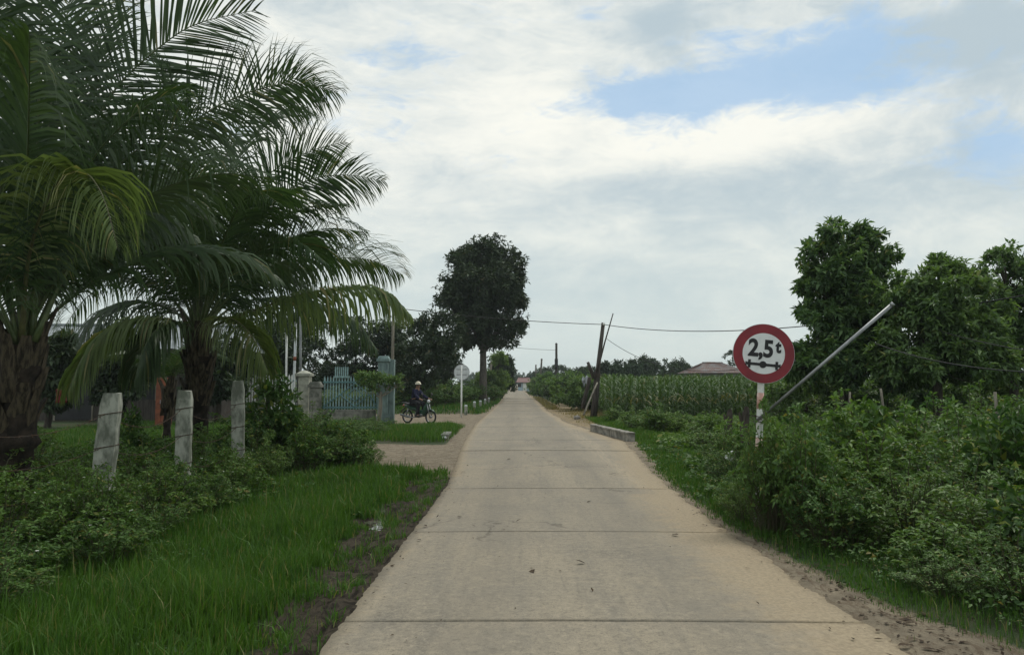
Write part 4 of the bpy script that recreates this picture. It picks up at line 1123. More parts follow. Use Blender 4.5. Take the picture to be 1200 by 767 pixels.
# left background: trees behind the gate and along the road
def blobs_round(g, w, h, z0, n):
    out = []
    for i in range(n):
        a = g.uniform(0, 6.28); r = math.sqrt(g.uniform()) * .62
        zz = z0 + h * g.uniform(.15, .85)
        f = math.sin(math.pi * min(max((zz - z0) / h, .05), .95)) * .6 + .4
        out.append((w * .5 * r * math.cos(a) * 1.35 * f, w * .5 * r * math.sin(a) * f, zz, w * .26, w * .26, h * .2))
    return out
LT = [(495, 47, 372, 88, 6, 'tree_dark', 'leafy tree behind the motorcyclist'), (455, 52, 372, 90, 6, 'tree_dark', 'dark tree directly behind the teal pillar'), (405, 50, 378, 95, 6, 'tree_dark', 'dark tree behind the teal picket gate'),
      (350, 56, 362, 100, 7, 'tree_dark', 'dark tree behind the thin white poles'), (525, 60, 392, 60, 5, 'tree_dark', 'low dark tree left of the round crowned tree'), (300, 48, 372, 100, 6, 'tree_dark', 'dark tree behind the second palm'),
      (588, 85, 420, 36, 5, 'tree_far', 'green tree on the left verge beyond the round crowned tree'), (578, 72, 415, 40, 4, 'tree_mid', 'bushy green tree beside the trunk of the round crowned tree'), (581, 120, 430, 26, 5, 'tree_far', 'small far tree where the left verge meets the skyline'),
      (240, 52, 395, 110, 6, 'tree_dark', 'dark tree glimpsed between the two big palms'), (160, 50, 390, 120, 6, 'tree_dark', 'dark tree behind the tin roofed house'),
      (145, 29, 400, 66, 6, 'tree_dark', 'dark bushy tree before the tin roofed house, left of the orange cabinet'), (255, 30, 395, 90, 7, 'tree_dark', 'dark bushy tree behind the shaggy palm trunk'), (60, 28, 398, 70, 6, 'tree_dark', 'dark bushy tree before the left end of the tin roofed house'), (320, 40, 388, 60, 5, 'tree_dark', 'dark bushy tree behind the white picket fence')]
g = rng(401)
for i, (x, Y, ty, wpx, nbl, mt, lb) in enumerate(LT):
    p = at(x, ty, Y); h = p.z; w = wpx * Y / FPX
    b = (p.x, Y, gz(p.x, Y))
    tree(lb, b, (0, 0, h * .45), [(q[0], q[1], q[2], q[3], q[4], q[5]) for q in blobs_round(g, w, h * .95, h * .08, nbl + 6)], 9000 if Y < 80 else 5000, .27 if Y < 80 else .4, mt, 410 + i, .13, hollow=.3)

UG = 'undergrowth bushes below the trees left of the distant road'
g = rng(421)
for i, (x, Y, w, h) in enumerate(((500, 46, 2.2, 1.3), (516, 49, 2.4, 1.5), (530, 52, 2.4, 1.6), (545, 56, 2.2, 1.5), (553, 61, 2.2, 1.6), (577, 66, 1.8, 1.7), (584, 78, 1.6, 1.6), (480, 50, 2.6, 1.6), (466, 47, 2.2, 1.4), (588, 100, 1.6, 1.6), (520, 66, 3, 2.4), (440, 44, 2.6, 1.2), (400, 43, 2.8, 1.3), (350, 42, 2.8, 1.4), (300, 42, 3, 1.3), (250, 41, 3, 1.4))):
    p = at(x, 470, Y)
    KB[(0, 3)[i % 2]].place((p.x, Y, gz(p.x, Y)), g.uniform(0, 6), (w, w, h), 'shaded green bush in the undergrowth below the trees left of the distant road', UG)
# hedge along the road on the right, beyond the bare verge
HG = 'hedge bushes along the right side of the distant road'
HL = 'dark hedge bush along the right side of the distant road'
g = rng(431)
hx = [(639, 90), (644, 80), (648, 74), (655, 67), (664, 62), (672, 56), (680, 50), (634, 110), (632, 135), (630, 165), (658, 80), (674, 70), (688, 62), (690, 46)]
for i, (x, Y) in enumerate(hx):
    p = at(x, 460, Y); h = (1.9 + g.uniform(0, .9)) * (1.25 if Y > 70 else 1); w = 3.2 + g.uniform(0, 1.0)
    h = min(h, at(x, 428 if Y > 55 else 438, Y).z)
    b = (p.x, Y, 0)
    tree(HL, b, (0, 0, h * .4), blobs_round(g, w, h, 0, 10), 4200, .22, 'tree_mid' if i % 3 else 'tree_dark', 440 + i, .06, group=HG, name='hedge_bush', hollow=.25)

# distant trees behind corn and house, tree line at the horizon
DT = [(772, 105, 410, 58, 'tree_far', 'rounded distant tree behind the corn, tallest left of the old house'), (735, 100, 424, 46, 'tree_far', 'distant tree behind the corn just right of the leaning pole'), (752, 110, 420, 40, 'tree_far', 'distant tree between two others behind the corn'),
      (716, 95, 428, 36, 'tree_far', 'low distant tree behind the foot of the leaning pole'), (800, 112, 428, 36, 'tree_far', 'small distant tree left of the old house'), (872, 115, 415, 50, 'tree_far', 'distant tree behind the right end of the old house'), (905, 110, 425, 50, 'tree_far', 'distant tree hidden behind the road sign'),
      (640, 170, 432, 30, 'tree_far', 'far tree standing behind the hedge near the thin poles'), (655, 165, 430, 34, 'tree_far', 'far tree behind the middle of the hedge'), (676, 130, 432, 40, 'tree_far', 'far tree behind the near end of the hedge'), (628, 210, 438, 26, 'tree_far', 'far tree right of the red roofed house'), (600, 230, 440, 30, 'tree_far', 'far tree left of the red roofed house')]
g = rng(461)
for i, (x, Y, ty, wpx, mt, lb) in enumerate(DT):
    p = at(x, ty, Y); h = p.z; w = wpx * Y / FPX
    tree(lb, (p.x, Y, 0), (0, 0, h * .45), blobs_round(g, w, h * .95, h * .1, 12), 5000, .42, mt, 470 + i, .18, hollow=.3)
# tree line closing the far horizon: reads as one mass
g = rng(481)
Ps = []
for i in range(240):
    x = g.uniform(-420, 520); y = g.uniform(330, 460); r = g.uniform(3, 7); h = g.uniform(4, 8.5)
    d = rand_dirs(g, 130); d[:, 2] = np.abs(d[:, 2])
    Ps.append(np.array([x, y, h * .3]) + d * np.array([r, r, h * .7]) * g.uniform(.75, 1.05, (130, 1)))
P = np.concatenate(Ps)
V, F = leaves_geo(P, rand_dirs(g, len(P)), rand_dirs(g, len(P)), 2.2, 1.5)
tag(link('far_woods', fast_mesh('far_woods', V, F, M['tree_far'])), 'low wooded line along the far horizon', 'woods', kind='stuff')

# ------------------------------------------------------------------ cornfield
def corn_geo(g, h=1.95):
    mbV, mbF = [], []
    nb = 0
    def ribbon(p, d, L, w, K, gr):
        nonlocal nb
        rows = []
        prof = [.5, 1.0, .95, .65, .05] if K == 5 else [.6, 1.0, .8, .05]
        for kk in range(K):
            s = np.cross(d, [0, 0, 1.]); s = s / max(np.linalg.norm(s), 1e-6)
            rows += [p - s * w * prof[kk] * .5, p + s * w * prof[kk] * .5]
            p = p + d * L / (K - 1); d = d + np.array([0, 0, -gr]); d = d / np.linalg.norm(d)
        mbV.extend(rows)
        for kk in range(K - 1): mbF.append((nb + 2 * kk, nb + 2 * kk + 1, nb + 2 * kk + 3, nb + 2 * kk + 2))
        nb += 2 * K
    a0 = g.uniform(0, 6.28)
    # stalk: two crossed strips
    for an in (0, math.pi / 2):
        s = np.array([math.cos(an), math.sin(an), 0]) * .013
        mbV.extend([-s, s, s * .5 + [0, 0, h * .95], -s * .5 + [0, 0, h * .95]]); mbF.append((nb, nb + 1, nb + 2, nb + 3)); nb += 4
    for i in range(11):
        z = h * (.12 + .075 * i); a = a0 + (i % 2) * math.pi + g.normal() * .35
        d = np.array([math.cos(a) * .62, math.sin(a) * .62, .85 + .25 * (i > 7)]); d /= np.linalg.norm(d)
        ribbon(np.array([0, 0, z]), d, h * g.uniform(.34, .46) * (1 - .03 * max(0, i - 7)), .075, 5, g.uniform(.35, .6))
    for i in range(5):
        a = g.uniform(0, 6.28); d = np.array([math.cos(a) * .35, math.sin(a) * .35, 1]); d /= np.linalg.norm(d)
        ribbon(np.array([0, 0, h * .92]), d, .25, .02, 4, .15)
    return np.array(mbV), np.array(mbF)
g = rng(501)
corn_kinds = [corn_geo(rng(510 + i), 1.9) for i in range(6)]
spots = []
for r in range(60):
    y = 33.5 + r * .65
    for q in range(70):
        x = 4.6 + q * .36 + g.normal() * .05
        yy = y + g.normal() * .06 + max(0, (5.6 - x)) * 1.5
        edge = 33.5 + 1.2 * math.sin(x * .8) + (2.5 if x < 6 else 0)
        if yy < edge or yy > 62 or x > 5 + yy * .42: continue
        spots.append((x, yy))
spots.sort(key=lambda s_: s_[1] - .15 * abs(s_[0] - 8))
near, rest = spots[:290], spots[290:]
corn_me = [fast_mesh('corn_plant', V, F, M['corn_leaf']) for V, F in corn_kinds]
for i, (x, y) in enumerate(near):
    o = link('corn_plant', corn_me[i % 6], None, (x, y, gz(x, y)))
    o.rotation_euler = (0, 0, g.uniform(0, 6.28)); s_ = g.uniform(.85, 1.12); o.scale = (1, 1, s_)
    tag(o, 'tall green corn plant in the front rows of the cornfield', 'corn', 'corn plants in the front rows of the field')
Vs, Fs, nb = [], [], 0
for i, (x, y) in enumerate(rest):
    V, F = corn_kinds[g.integers(6)]
    a = g.uniform(0, 6.28); c_, s_ = math.cos(a), math.sin(a)
    Vs.append(V @ np.array([[c_, s_, 0], [-s_, c_, 0], [0, 0, g.uniform(.88, 1.12)]]) + [x, y, 0]); Fs.append(F + nb); nb += len(V)
tag(link('cornfield', fast_mesh('cornfield', np.concatenate(Vs), np.concatenate(Fs), M['corn_leaf'])), 'rest of the green cornfield behind the front rows', 'cornfield', kind='stuff')

# ------------------------------------------------------------------ road sign with weight limit
def text_mesh(txt, size, offset=0.0):
    c = bpy.data.curves.new('lettering', 'FONT'); c.body = txt; c.size = size; c.extrude = .0015; c.offset = offset; c.resolution_u = 6
    c.align_x = 'CENTER'; c.align_y = 'CENTER'
    o = bpy.data.objects.new('lettering', c); COL.objects.link(o)
    dg = bpy.context.evaluated_depsgraph_get()
    me = bpy.data.meshes.new_from_object(o.evaluated_get(dg))
    bpy.data.objects.remove(o); bpy.data.curves.remove(c)
    return me

YSG = 8.7
sc_ = at(895, 414, YSG)                     # disc centre
base = at(888, 600, YSG)
sroot = thing('road_sign', 'round red rimmed weight limit sign reading 2,5t on a white pole', 'road sign', (base.x + .0, YSG, gz(base.x, YSG)))
iv = -Vector(sroot.location)
pole_top = sc_ + iv + Vector((0, .05, .12)); pole_bot = Vector((at(887, 600, YSG).x - base.x, .05, -.15))
def on_pole(z): return pole_bot + (pole_top - pole_bot) * ((z - pole_bot.z) / (pole_top.z - pole_bot.z))
segs = [(-.15, .55, 'white_paint'), (.552, .80, 'band_paint'), (.802, 1.12, 'white_paint'), (1.122, 1.34, 'white_paint'), (1.342, 1.50, 'band_paint'), (1.502, pole_top.z, 'white_paint')]
mb = MB()
zb1, zb0 = at(888, 460, YSG).z - sroot.location.z, at(888, 479, YSG).z - sroot.location.z
mb.tube([on_pole(z) for z in np.linspace(-.15, pole_top.z, 8)], .038, 16)
pole = mb.build('pole', M['white_paint'], sroot, True)
mb = MB(); mb.tube([on_pole(zb0), on_pole(zb1)], .0395, 16); mb.build('painted_band', M['band_paint'], pole, True)
mb = MB(); mb.tube([on_pole(zb0 - .55), on_pole(zb0 - .33)], .0395, 16); mb.build('painted_band', M['band_paint'], pole, True)
# face frame: x right, z up, facing -y, turned a touch
fr = Matrix.Translation(sc_ + iv) @ Matrix.Rotation(R(-7), 4, 'Z') @ Matrix.Rotation(R(6), 4, 'Y') @ Matrix.Rotation(R(-3), 4, 'X')
RS = 35 * YSG / FPX
mb = MB(); mb.disc((0, .012, 0), (0, 1, 0), RS, .012, 64); d = mb.build('disc', M['sign_back'], sroot); d.matrix_local = fr
mb = MB(); mb.disc((0, .0035, 0), (0, 1, 0), RS - .004, .004, 64, r_in=RS * .685); o = mb.build('red_rim', M['sign_red'], d)
mb = MB(); mb.disc((0, .0035, 0), (0, 1, 0), RS * .684, .0036, 64); o = mb.build('white_face', M['sign_white'], d)
k_ = YSG / FPX
def letters(txt, size, cx, cz, sxx, off, name='lettering'):
    me = text_mesh(txt, size, off); me.materials.clear(); me.materials.append(M['sign_black'])
    me.transform(Matrix.Translation((cx, -.0005, cz)) @ Matrix.Rotation(math.pi / 2, 4, 'X') @ Matrix.Scale(sxx, 4, (1, 0, 0)))
    return link(name, me, d)
letters('2,5', .275, -3.5 * k_, 5 * k_, .86, .010)
letters('t', .20, 16 * k_, 9.0 * k_, .80, .009)
mb = MB()
cz = -13 * k_
mb.box((-19 * k_, -.0022, cz - 1.6 * k_), (-3.0 * k_, .0010, cz + 1.6 * k_)); mb.box((3.0 * k_, -.0022, cz - 1.6 * k_), (19 * k_, .0010, cz + 1.6 * k_))
mb.disc((0, -.0006, cz), (0, 1, 0), 4.1 * k_, .0034, 24)
for s_ in (-1, 1):
    mb.box((s_ * 15.5 * k_ - 1.5 * k_, -.0026, cz - 4.8 * k_), (s_ * 15.5 * k_ + 1.5 * k_, .0006, cz + 4.8 * k_))
    mb.box((s_ * 19.3 * k_ - .6 * k_, -.0026, cz - 2.2 * k_), (s_ * 19.3 * k_ + .6 * k_, .0006, cz + 2.2 * k_))
mb.build('axle_symbol', M['sign_black'], d)
mb = MB(); mb.box((-.06, .018, .08), (.06, .06, .11)); mb.box((-.06, .018, -.11), (.06, .06, -.08)); mb.build('bracket', M['galv'], d)

# steel pipe boom fixed to the sign pole
pa = at(884, 495, 8.62); pb = at(1045, 357, 8.0)
broot = thing('barrier_pipe', 'long grey steel pipe slanting up from the sign pole', 'pipe', tuple(pa))
mb = MB()
v = pb - pa
mb.tube([Vector((0, 0, 0)) - v * .0, v * .5, v], [.017, .018, .021], 14)
mb.build('pipe', M['galv'], broot, True)
mb = MB(); mb.tube([v * .995, v * 1.012], [.024, .024], 14); mb.build('end_cap', M['galv'], broot, True)
mb = MB(); q = v * .03
for dz in (-.03, .0, .03):
    mb.torus(Vector((at(888, 492, 8.68).x - pa.x, .08, q.z + dz)), (0.1, 0, 1), .058, .006, 20, 6)
mb.build('wire_tie', M['iron_wire'], broot)

# second sign seen from behind, by the driveway
Y4 = 37.0
c4 = at(541, 436, Y4); b4 = (c4.x, Y4, gz(c4.x, Y4))
r4 = thing('road_sign', 'round grey back of a sign on a white pole across the driveway', 'road sign', b4)
iv = -Vector(b4)
mb = MB(); mb.tube([(0, -.04, -.1), (0, -.04, 1.0), tuple(c4 + iv + Vector((0, -.04, .34)))], .042, 12); pl4 = mb.build('pole', M['white_paint'], r4, True)
mb = MB(); mb.disc(tuple(c4 + iv + Vector((0, .012, 0))), (0, 1, .0), .385, .012, 48); dd = mb.build('disc', M['sign_back'], r4)
mb = MB(); mb.torus(tuple(c4 + iv + Vector((0, .004, 0))), (0, 1, 0), .385, .012, 48, 6); mb.build('rim', M['galv'], dd)
mb = MB()
for z in (-.12, .14): mb.box((c4.x - b4[0] - .26, -.002, c4.z - b4[2] + z - .02), (c4.x - b4[0] + .26, .004, c4.z - b4[2] + z + .02))
mb.build('brace', M['galv'], dd)

# ------------------------------------------------------------------ concrete fence posts, barbed wire
def fence_post(label, pb_, pt_, w, seed):
    b = Vector((pb_.x, pb_.y, gz(pb_.x, pb_.y)))
    root = thing('fence_post', label, 'post', tuple(b), 0, 'concrete fence posts')
    d = (pt_ - pb_); ext = Vector((pb_.x, pb_.y, pb_.z)) - d * 0
    ax = d.normalized()
    bot = pt_ - ax * ((pt_.z - b.z + .1) / ax.z)
    g = rng(seed)
    mb = MB(); V, F = [], []
    n = 14
    up_rot = 0.25
    for i in range(n):
        t = i / (n - 1); c = bot + (pt_ - bot) * t - b
        ww = w * (.5 + .02 * g.normal())
        chip = .8 if i == n - 1 else 1
        q = [(-1, -1), (-.8, -1.06), (.8, -1.06), (1, -1), (1, 1), (-1, 1)]
        for (a_, b_) in q:
            x = a_ * ww * chip + g.normal() * .003; y = b_ * ww * chip + g.normal() * .003
            V.append((c.x + x * math.cos(up_rot) - y * math.sin(up_rot), c.y + x * math.sin(up_rot) + y * math.cos(up_rot), c.z + (g.normal() * .012 if i == n - 1 else 0)))
    for i in range(n - 1):
        for j in range(6): F.append((i * 6 + j, i * 6 + (j + 1) % 6, (i + 1) * 6 + (j + 1) % 6, (i + 1) * 6 + j))
    F.append(tuple(range((n - 1) * 6, n * 6)))
    mb.add(V, F)
    mb.build('shaft', M['post_concrete'], root)
    for z in (.55, .92, 1.28):
        t = (z - bot.z) / (pt_.z - bot.z)
        if t > .93: continue
        c = bot + (pt_ - bot) * t - b
        mb = MB(); h_ = w * .53
        mb.tube([(c.x + s1 * h_ * math.cos(up_rot) - s2 * h_ * 1.06 * math.sin(up_rot), c.y + s1 * h_ * math.sin(up_rot) + s2 * h_ * 1.06 * math.cos(up_rot), c.z + .015 * s1) for s1, s2 in ((-1, -1), (1, -1), (1, 1), (-1, 1), (-1, -1.02))], .005, 6)
        mb.build('wire_tie', M['iron_wire'], root)
    return bot, pt_
posts = [('leaning grey concrete post nearest the big left palm', at(121, 560, 8.2), at(132, 461, 8.2), .19, 1),
         ('upright grey concrete post in front of the shaggy palm trunk', at(214, 560, 10.0), at(217, 457, 10.0), .185, 2),
         ('upright grey concrete post left of the broad leaved shrub', at(279, 560, 12.0), at(279, 447, 12.0), .185, 3)]
axes = [fence_post(*q) for q in posts]
# two more mossy posts further along the line
axes.append(fence_post('thin mossy concrete post in front of the white pickets', at(308, 520, 15.5), at(306, 452, 15.5), .17, 4))
fence_post('short grey post behind the shaggy palm', at(228, 520, 17), at(228, 493, 17), .2, 5)
prev = at(-90, 470, 6.6); prev_b = at(-100, 700, 6.6)
ends = [(Vector((prev_b.x, 6.6, -.1)), prev)] + axes[:4]
g = rng(55)
for zi, z in enumerate((.55, .92, 1.28)):
    mb = MB()
    for (b0, t0), (b1_, t1) in zip(ends[:-1], ends[1:]):
        p = b0 + (t0 - b0) * ((z - b0.z) / (t0.z - b0.z)); q = b1_ + (t1 - b1_) * ((z - b1_.z) / (t1.z - b1_.z))
        off = Vector((.02, -.115, 0)); p = p + off; q = q + off
        pts = [p + (q - p) * t - Vector((0, 0, .12 * 4 * t * (1 - t) * (1 + .3 * zi))) for t in np.linspace(0, 1, 14)]
        mb.tube(pts, .0035, 5)
        for t in np.linspace(.04, .96, 15):
            c = p + (q - p) * t - Vector((0, 0, .12 * 4 * t * (1 - t) * (1 + .3 * zi)))
            for _ in range(2):
                dv = Vector(rand_dirs(g, 1)[0]) * .022
                mb.tube([c - dv, c + dv], .0022, 4)
    o = mb.build('barbed_wire', M['iron_wire'])
    tag(o, ['lowest', 'middle', 'top'][zi] + ' rusty barbed wire strand sagging between the concrete fence posts', 'barbed wire', 'barbed wire strands on the left fence')

# ------------------------------------------------------------------ garden frontage: picket fence, gate, pillars
Yg = 31.0
def G(x): return at(x, 480, Yg).x
# teal gate panel between the grey post and the teal pillar
x0, x1 = G(378), G(443)
ztop, zr1, zr2 = at(0, 442, Yg).z, at(0, 447.5, Yg).z, at(0, 477, Yg).z
gr = thing('picket_gate', 'teal metal picket gate panel with diamond pattern left of the teal pillar', 'gate', (x0, Yg, 0))
L_ = x1 - x0
for i, zc in enumerate((zr1, zr2)):
    mb = MB(); mb.box((0, -.025, zc - .035), (L_, .025, zc + .035)); mb.build('rail', M['teal_paint'], gr)
npk = 19
for i in range(npk):
    xc = L_ * (i + .5) / npk; w_ = .028
    mb = MB(); mb.box((xc - w_, .028, zr2 - .08), (xc + w_, .045, ztop - .05)); mb.add([(xc - w_, .028, ztop - .048), (xc + w_, .028, ztop - .048), (xc, .0365, ztop + .08), (xc - w_, .045, ztop - .048), (xc + w_, .045, ztop - .048)], [(0, 1, 2), (4, 3, 2), (1, 4, 2), (3, 0, 2)])
    mb.build('picket', M['teal_pale'], gr)
mb = MB(); cx_, cz_, rx_, rz_ = L_ * .58, (zr1 + zr2) / 2, .62, (zr1 - zr2) / 2 - .04
for k2 in (1.0, .55):
    P4 = [(cx_ - rx_ * k2, -.03, cz_), (cx_, -.03, cz_ + rz_ * k2), (cx_ + rx_ * k2, -.03, cz_), (cx_, -.03, cz_ - rz_ * k2), (cx_ - rx_ * k2, -.03, cz_)]
    mb.tube(P4, .028, 6)
mb.tube([(.05, -.03, zr2 + .05), (cx_ - rx_, -.03, cz_)], .025, 6); mb.tube([(L_ - .05, -.03, zr2 + .05), (cx_ + rx_, -.03, cz_)], .025, 6)
mb.build('diamond_ornament', M['teal_paint'], gr)
mb = MB(); bx0 = G(399) - x0
for i in range(7): mb.box((bx0 - .26 + i * .085, -.02, ztop + .06), (bx0 - .21 + i * .085, .0, ztop + .44))
mb.box((bx0 - .28, -.024, ztop - .02), (bx0 + .36, .004, ztop + .06)); mb.build('crest', M['teal_pale'], gr)
# low wall under it
mb = MB(); mb.box((x0 - .3, Yg - .12, -.1), (x1 - .1, Yg + .14, zr2 - .09)); tag(mb.build('low_wall', M['old_wall'], bevel=.02), 'low stained concrete wall under the teal gate panel', 'wall')
# white pickets further left
xa, xb = G(284), G(350)
fl = thing('picket_fence', 'white topped picket fence seen past the last concrete post', 'fence', (xa, Yg, 0))
L_ = xb - xa
for zc in (at(0, 446, Yg).z, at(0, 478, Yg).z):
    mb = MB(); mb.box((0, -.03, zc - .04), (L_, .03, zc + .04)); mb.build('rail', M['teal_pale'], fl)
for i in range(20):
    xc = L_ * (i + .5) / 20
    zt = at(0, 441, Yg).z
    mb = MB(); mb.box((xc - .03, -.05, .45), (xc + .03, -.032, zt)); mb.add([(xc - .03, -.05, zt + .002), (xc + .03, -.05, zt + .002), (xc, -.041, zt + .1), (xc - .03, -.032, zt + .002), (xc + .03, -.032, zt + .002)], [(0, 1, 2), (4, 3, 2), (1, 4, 2), (3, 0, 2)])
    mb.build('picket', M['white_paint'], fl)
mb = MB(); mb.tube([(G(291) - xa, -.07, at(0, 462, Yg).z), (G(299) - xa, -.07, at(0, 456, Yg).z)], .035, 6); mb.build('brace', M['white_paint'], fl)
mb = MB(); mb.box((-.1, -.02, -.1), (L_ + .1, .16, .43)); mb.build('plinth', M['old_wall'], fl)

def pillar(px_, w, top_py, mat, label, Y, cap='flat', depth=None):
    p = at(px_, top_py, Y); h = p.z
    root = thing('gate_pillar', label, 'pillar', (p.x, Y, 0))
    dp = depth or w
    mb = MB(); mb.box((-w / 2, -dp / 2, -.1), (w / 2, dp / 2, h - .24)); mb.build('shaft', M[mat], root, bevel=.015)
    mb = MB(); mb.box((-w * .64, -dp * .64, h - .238), (w * .64, dp * .64, h - .12)); mb.box((-w * .56, -dp * .56, h - .118), (w * .56, dp * .56, h), taper=.12 * w if cap == 'flat' else .4 * w)
    mb.build('capstone', M[mat], root, bevel=.012)
    mb = MB(); mb.box((-w * .58, -dp * .58, -.08), (w * .58, dp * .58, .3)); mb.build('footing', M[mat], root, bevel=.012)
    return root
pillar(357, .50, 434, 'cream', 'short cream pillar with a moulded cap left of the teal gate', 31.2, 'pyr')
pillar(370, .42, 447, 'old_wall', 'bare grey concrete pillar touching the teal gate panel', 30.7)
tp = pillar(450, .42, 417, 'teal_wall', 'tall teal gate pillar behind the motorcyclist', 31.0)
mb = MB(); mb.box((.215, .05, -.1), (.42, .35, at(0, 421, Yg).z)); mb.build('side_pier', M['teal_wall'], tp, bevel=.01)

# small tree in front of the teal pillar
b = (at(450, 492, 30).x - .25, 30.0, gz(-5.6, 30))
tree('small garden tree with pale trunk in front of the teal pillar', b, (.1, 0, 1.35), [(0, 0, 1.75, .55, .5, .35), (.5, 0, 1.65, .5, .4, .3), (-.55, 0, 1.85, .5, .4, .3), (.9, 0, 1.8, .35, .3, .25), (-.2, -.2, 1.4, .4, .3, .25)], 2600, .12, 'bush_leaf', 601, .09, 'wood_pale')

# thin poles
def thin_pole(label, pb_, pt_, r, mat, name='pole', band=None):
    root = thing(name, label, 'pole', (pb_.x, pb_.y, pb_.z))
    v = pt_ - pb_
    mb = MB(); mb.tube([(0, 0, 0), v * .35, v * .7, v], [r, r * .95, r * .88, r * .8], 12); s_ = mb.build('shaft', M[mat], root, True)
    if band:
        mb = MB(); mb.tube([v * band[0], v * band[1]], r * 1.08, 12); mb.build('red_band', M['rust_red'], s_, True)
    mb = MB(); mb.ball(v, r * .95, 10, 5); mb.build('tip', M[mat], root, True)
    return root
def gb(x, Y): q = at(x, 480, Y); return Vector((q.x, Y, gz(q.x, Y) - .05))
thin_pole('thin white pole with a red band behind the tall shrub', gb(343, 33), at(347, 378, 33), .065, 'sign_back', band=(.62, .66))
thin_pole('thin plain white pole left of the red banded pole', gb(335, 33), at(336, 392, 33), .05, 'white_paint')
thin_pole('thin dark pole right of the red banded pole', gb(352, 34), at(353, 262, 34), .06, 'galv')
WP = thin_pole('thin pale pole rising behind the teal pillar', gb(459, 34), at(461, 360, 34), .075, 'wood_pale')

# leaning pale concrete utility pole beyond the big tree
tp0, tp1 = gb(571, 76), at(576, 424, 76)
tp = thin_pole('slim pale leaning utility pole past the round crowned tree', tp0, tp1, .13, 'wood_pale', 'utility_pole')
mb = MB(); v = (tp1 - tp0); mb.box((-.35, -.15, v.z * .52), (.35, .15, v.z * .72)); mb.build('equipment_box', M['bag_grey'], tp, bevel=.03)

# white roadside guard posts by the driveway
for i, (x, Y, lb) in enumerate(((546, 40, 'nearest of the short white guard posts by the driveway'), (556, 44, 'second nearest short white guard post beyond the driveway'), (563, 49, 'third short white guard post before the big tree'), (568.5, 54, 'fourth short white guard post at the foot of the big tree'), (573, 60, 'farthest short white guard post past the big tree trunk'))):
    p = at(x, 480, Y)
    root = thing('guard_post', lb, 'post', (p.x, Y, gz(p.x, Y)), 0, 'white guard posts along the left verge')
    mb = MB(); mb.box((-.08, -.08, -.1), (.08, .08, .46)); mb.build('shaft', M['post_concrete'], root, bevel=.012)
    mb = MB(); mb.box((-.082, -.082, .464), (.082, .082, .54), taper=.02); mb.build('painted_cap', M['sign_back'], root, bevel=.01)

# ------------------------------------------------------------------ leaning utility pole right, props
YP = 36.0
p0 = at(695, 489, YP); p0.z = -.1; p1 = at(700, 435, YP); p2 = at(707, 378, YP)
ur = thing('utility_pole', 'dark wooden utility pole leaning beside the cornfield', 'utility pole', (p0.x, YP, 0))
iv = -Vector(ur.location)
mb = MB(); mb.tube([p0 + iv, (p0 + p1) / 2 + iv + Vector((.03, 0, 0)), p1 + iv, p1 + iv + Vector((.02, 0, .05)), p2 + iv], [.165, .155, .145, .11, .09], 12); mb.build('shaft', M['wood_pole'], ur, True)
mb = MB(); a_ = at(704, 395, YP) + iv
mb.tube([at(696, 436, YP) + iv + Vector((0, -.1, -.3)), at(691, 424, YP) + iv + Vector((-.1, -.1, 0))], [.11, .07], 8); mb.build('stub_branch', M['wood_pole'], ur, True)
mb = MB()
for dz in (-.06, 0, .06): mb.torus(p1 + iv + Vector((0, 0, -.2 + dz)), (.1, 0, 1), .215, .012, 18, 6)
mb.build('wire_binding', M['iron_wire'], ur)
mb = MB(); mb.tube([p2 + iv + Vector((0, -.05, -.1)), p2 + iv + Vector((0, -.22, -.1))], .03, 8); mb.ball(p2 + iv + Vector((0, -.24, -.08)), .06, 8, 6); mb.build('insulator', M['white_paint'], ur, True)
def stake(label, a_, b_, r0, r1, mat='wood_pole', name='wooden_stake', cat='stake'):
    root = thing(name, label, cat, tuple(a_)); v = b_ - a_; g = rng(int(abs(a_.x * 100)))
    mb = MB(); pts = [v * t + Vector((g.normal() * .012, g.normal() * .012, 0)) * (0 < t < 1) for t in (0, .25, .5, .75, 1)]
    mb.tube(pts, list(np.linspace(r0, r1, 5)), 8); mb.build('shaft', M[mat], root, True)
    return root
stake('thin straight rod slanting up beside the leaning pole top', at(699, 436, 35.8), at(718.5, 367, 35.8), .045, .025, 'wood_pole', 'slanting_rod', 'rod')
stake('pale bamboo prop leaning against the foot of the utility pole', at(684, 486, 34.5), at(700, 448, 35.6), .05, .035, 'wood_pale', 'bamboo_prop', 'prop')
stake('dark stub of a broken post left of the utility pole', at(683, 478, 37), at(691, 442, 37), .12, .09, 'wood_pole', 'broken_post', 'post')
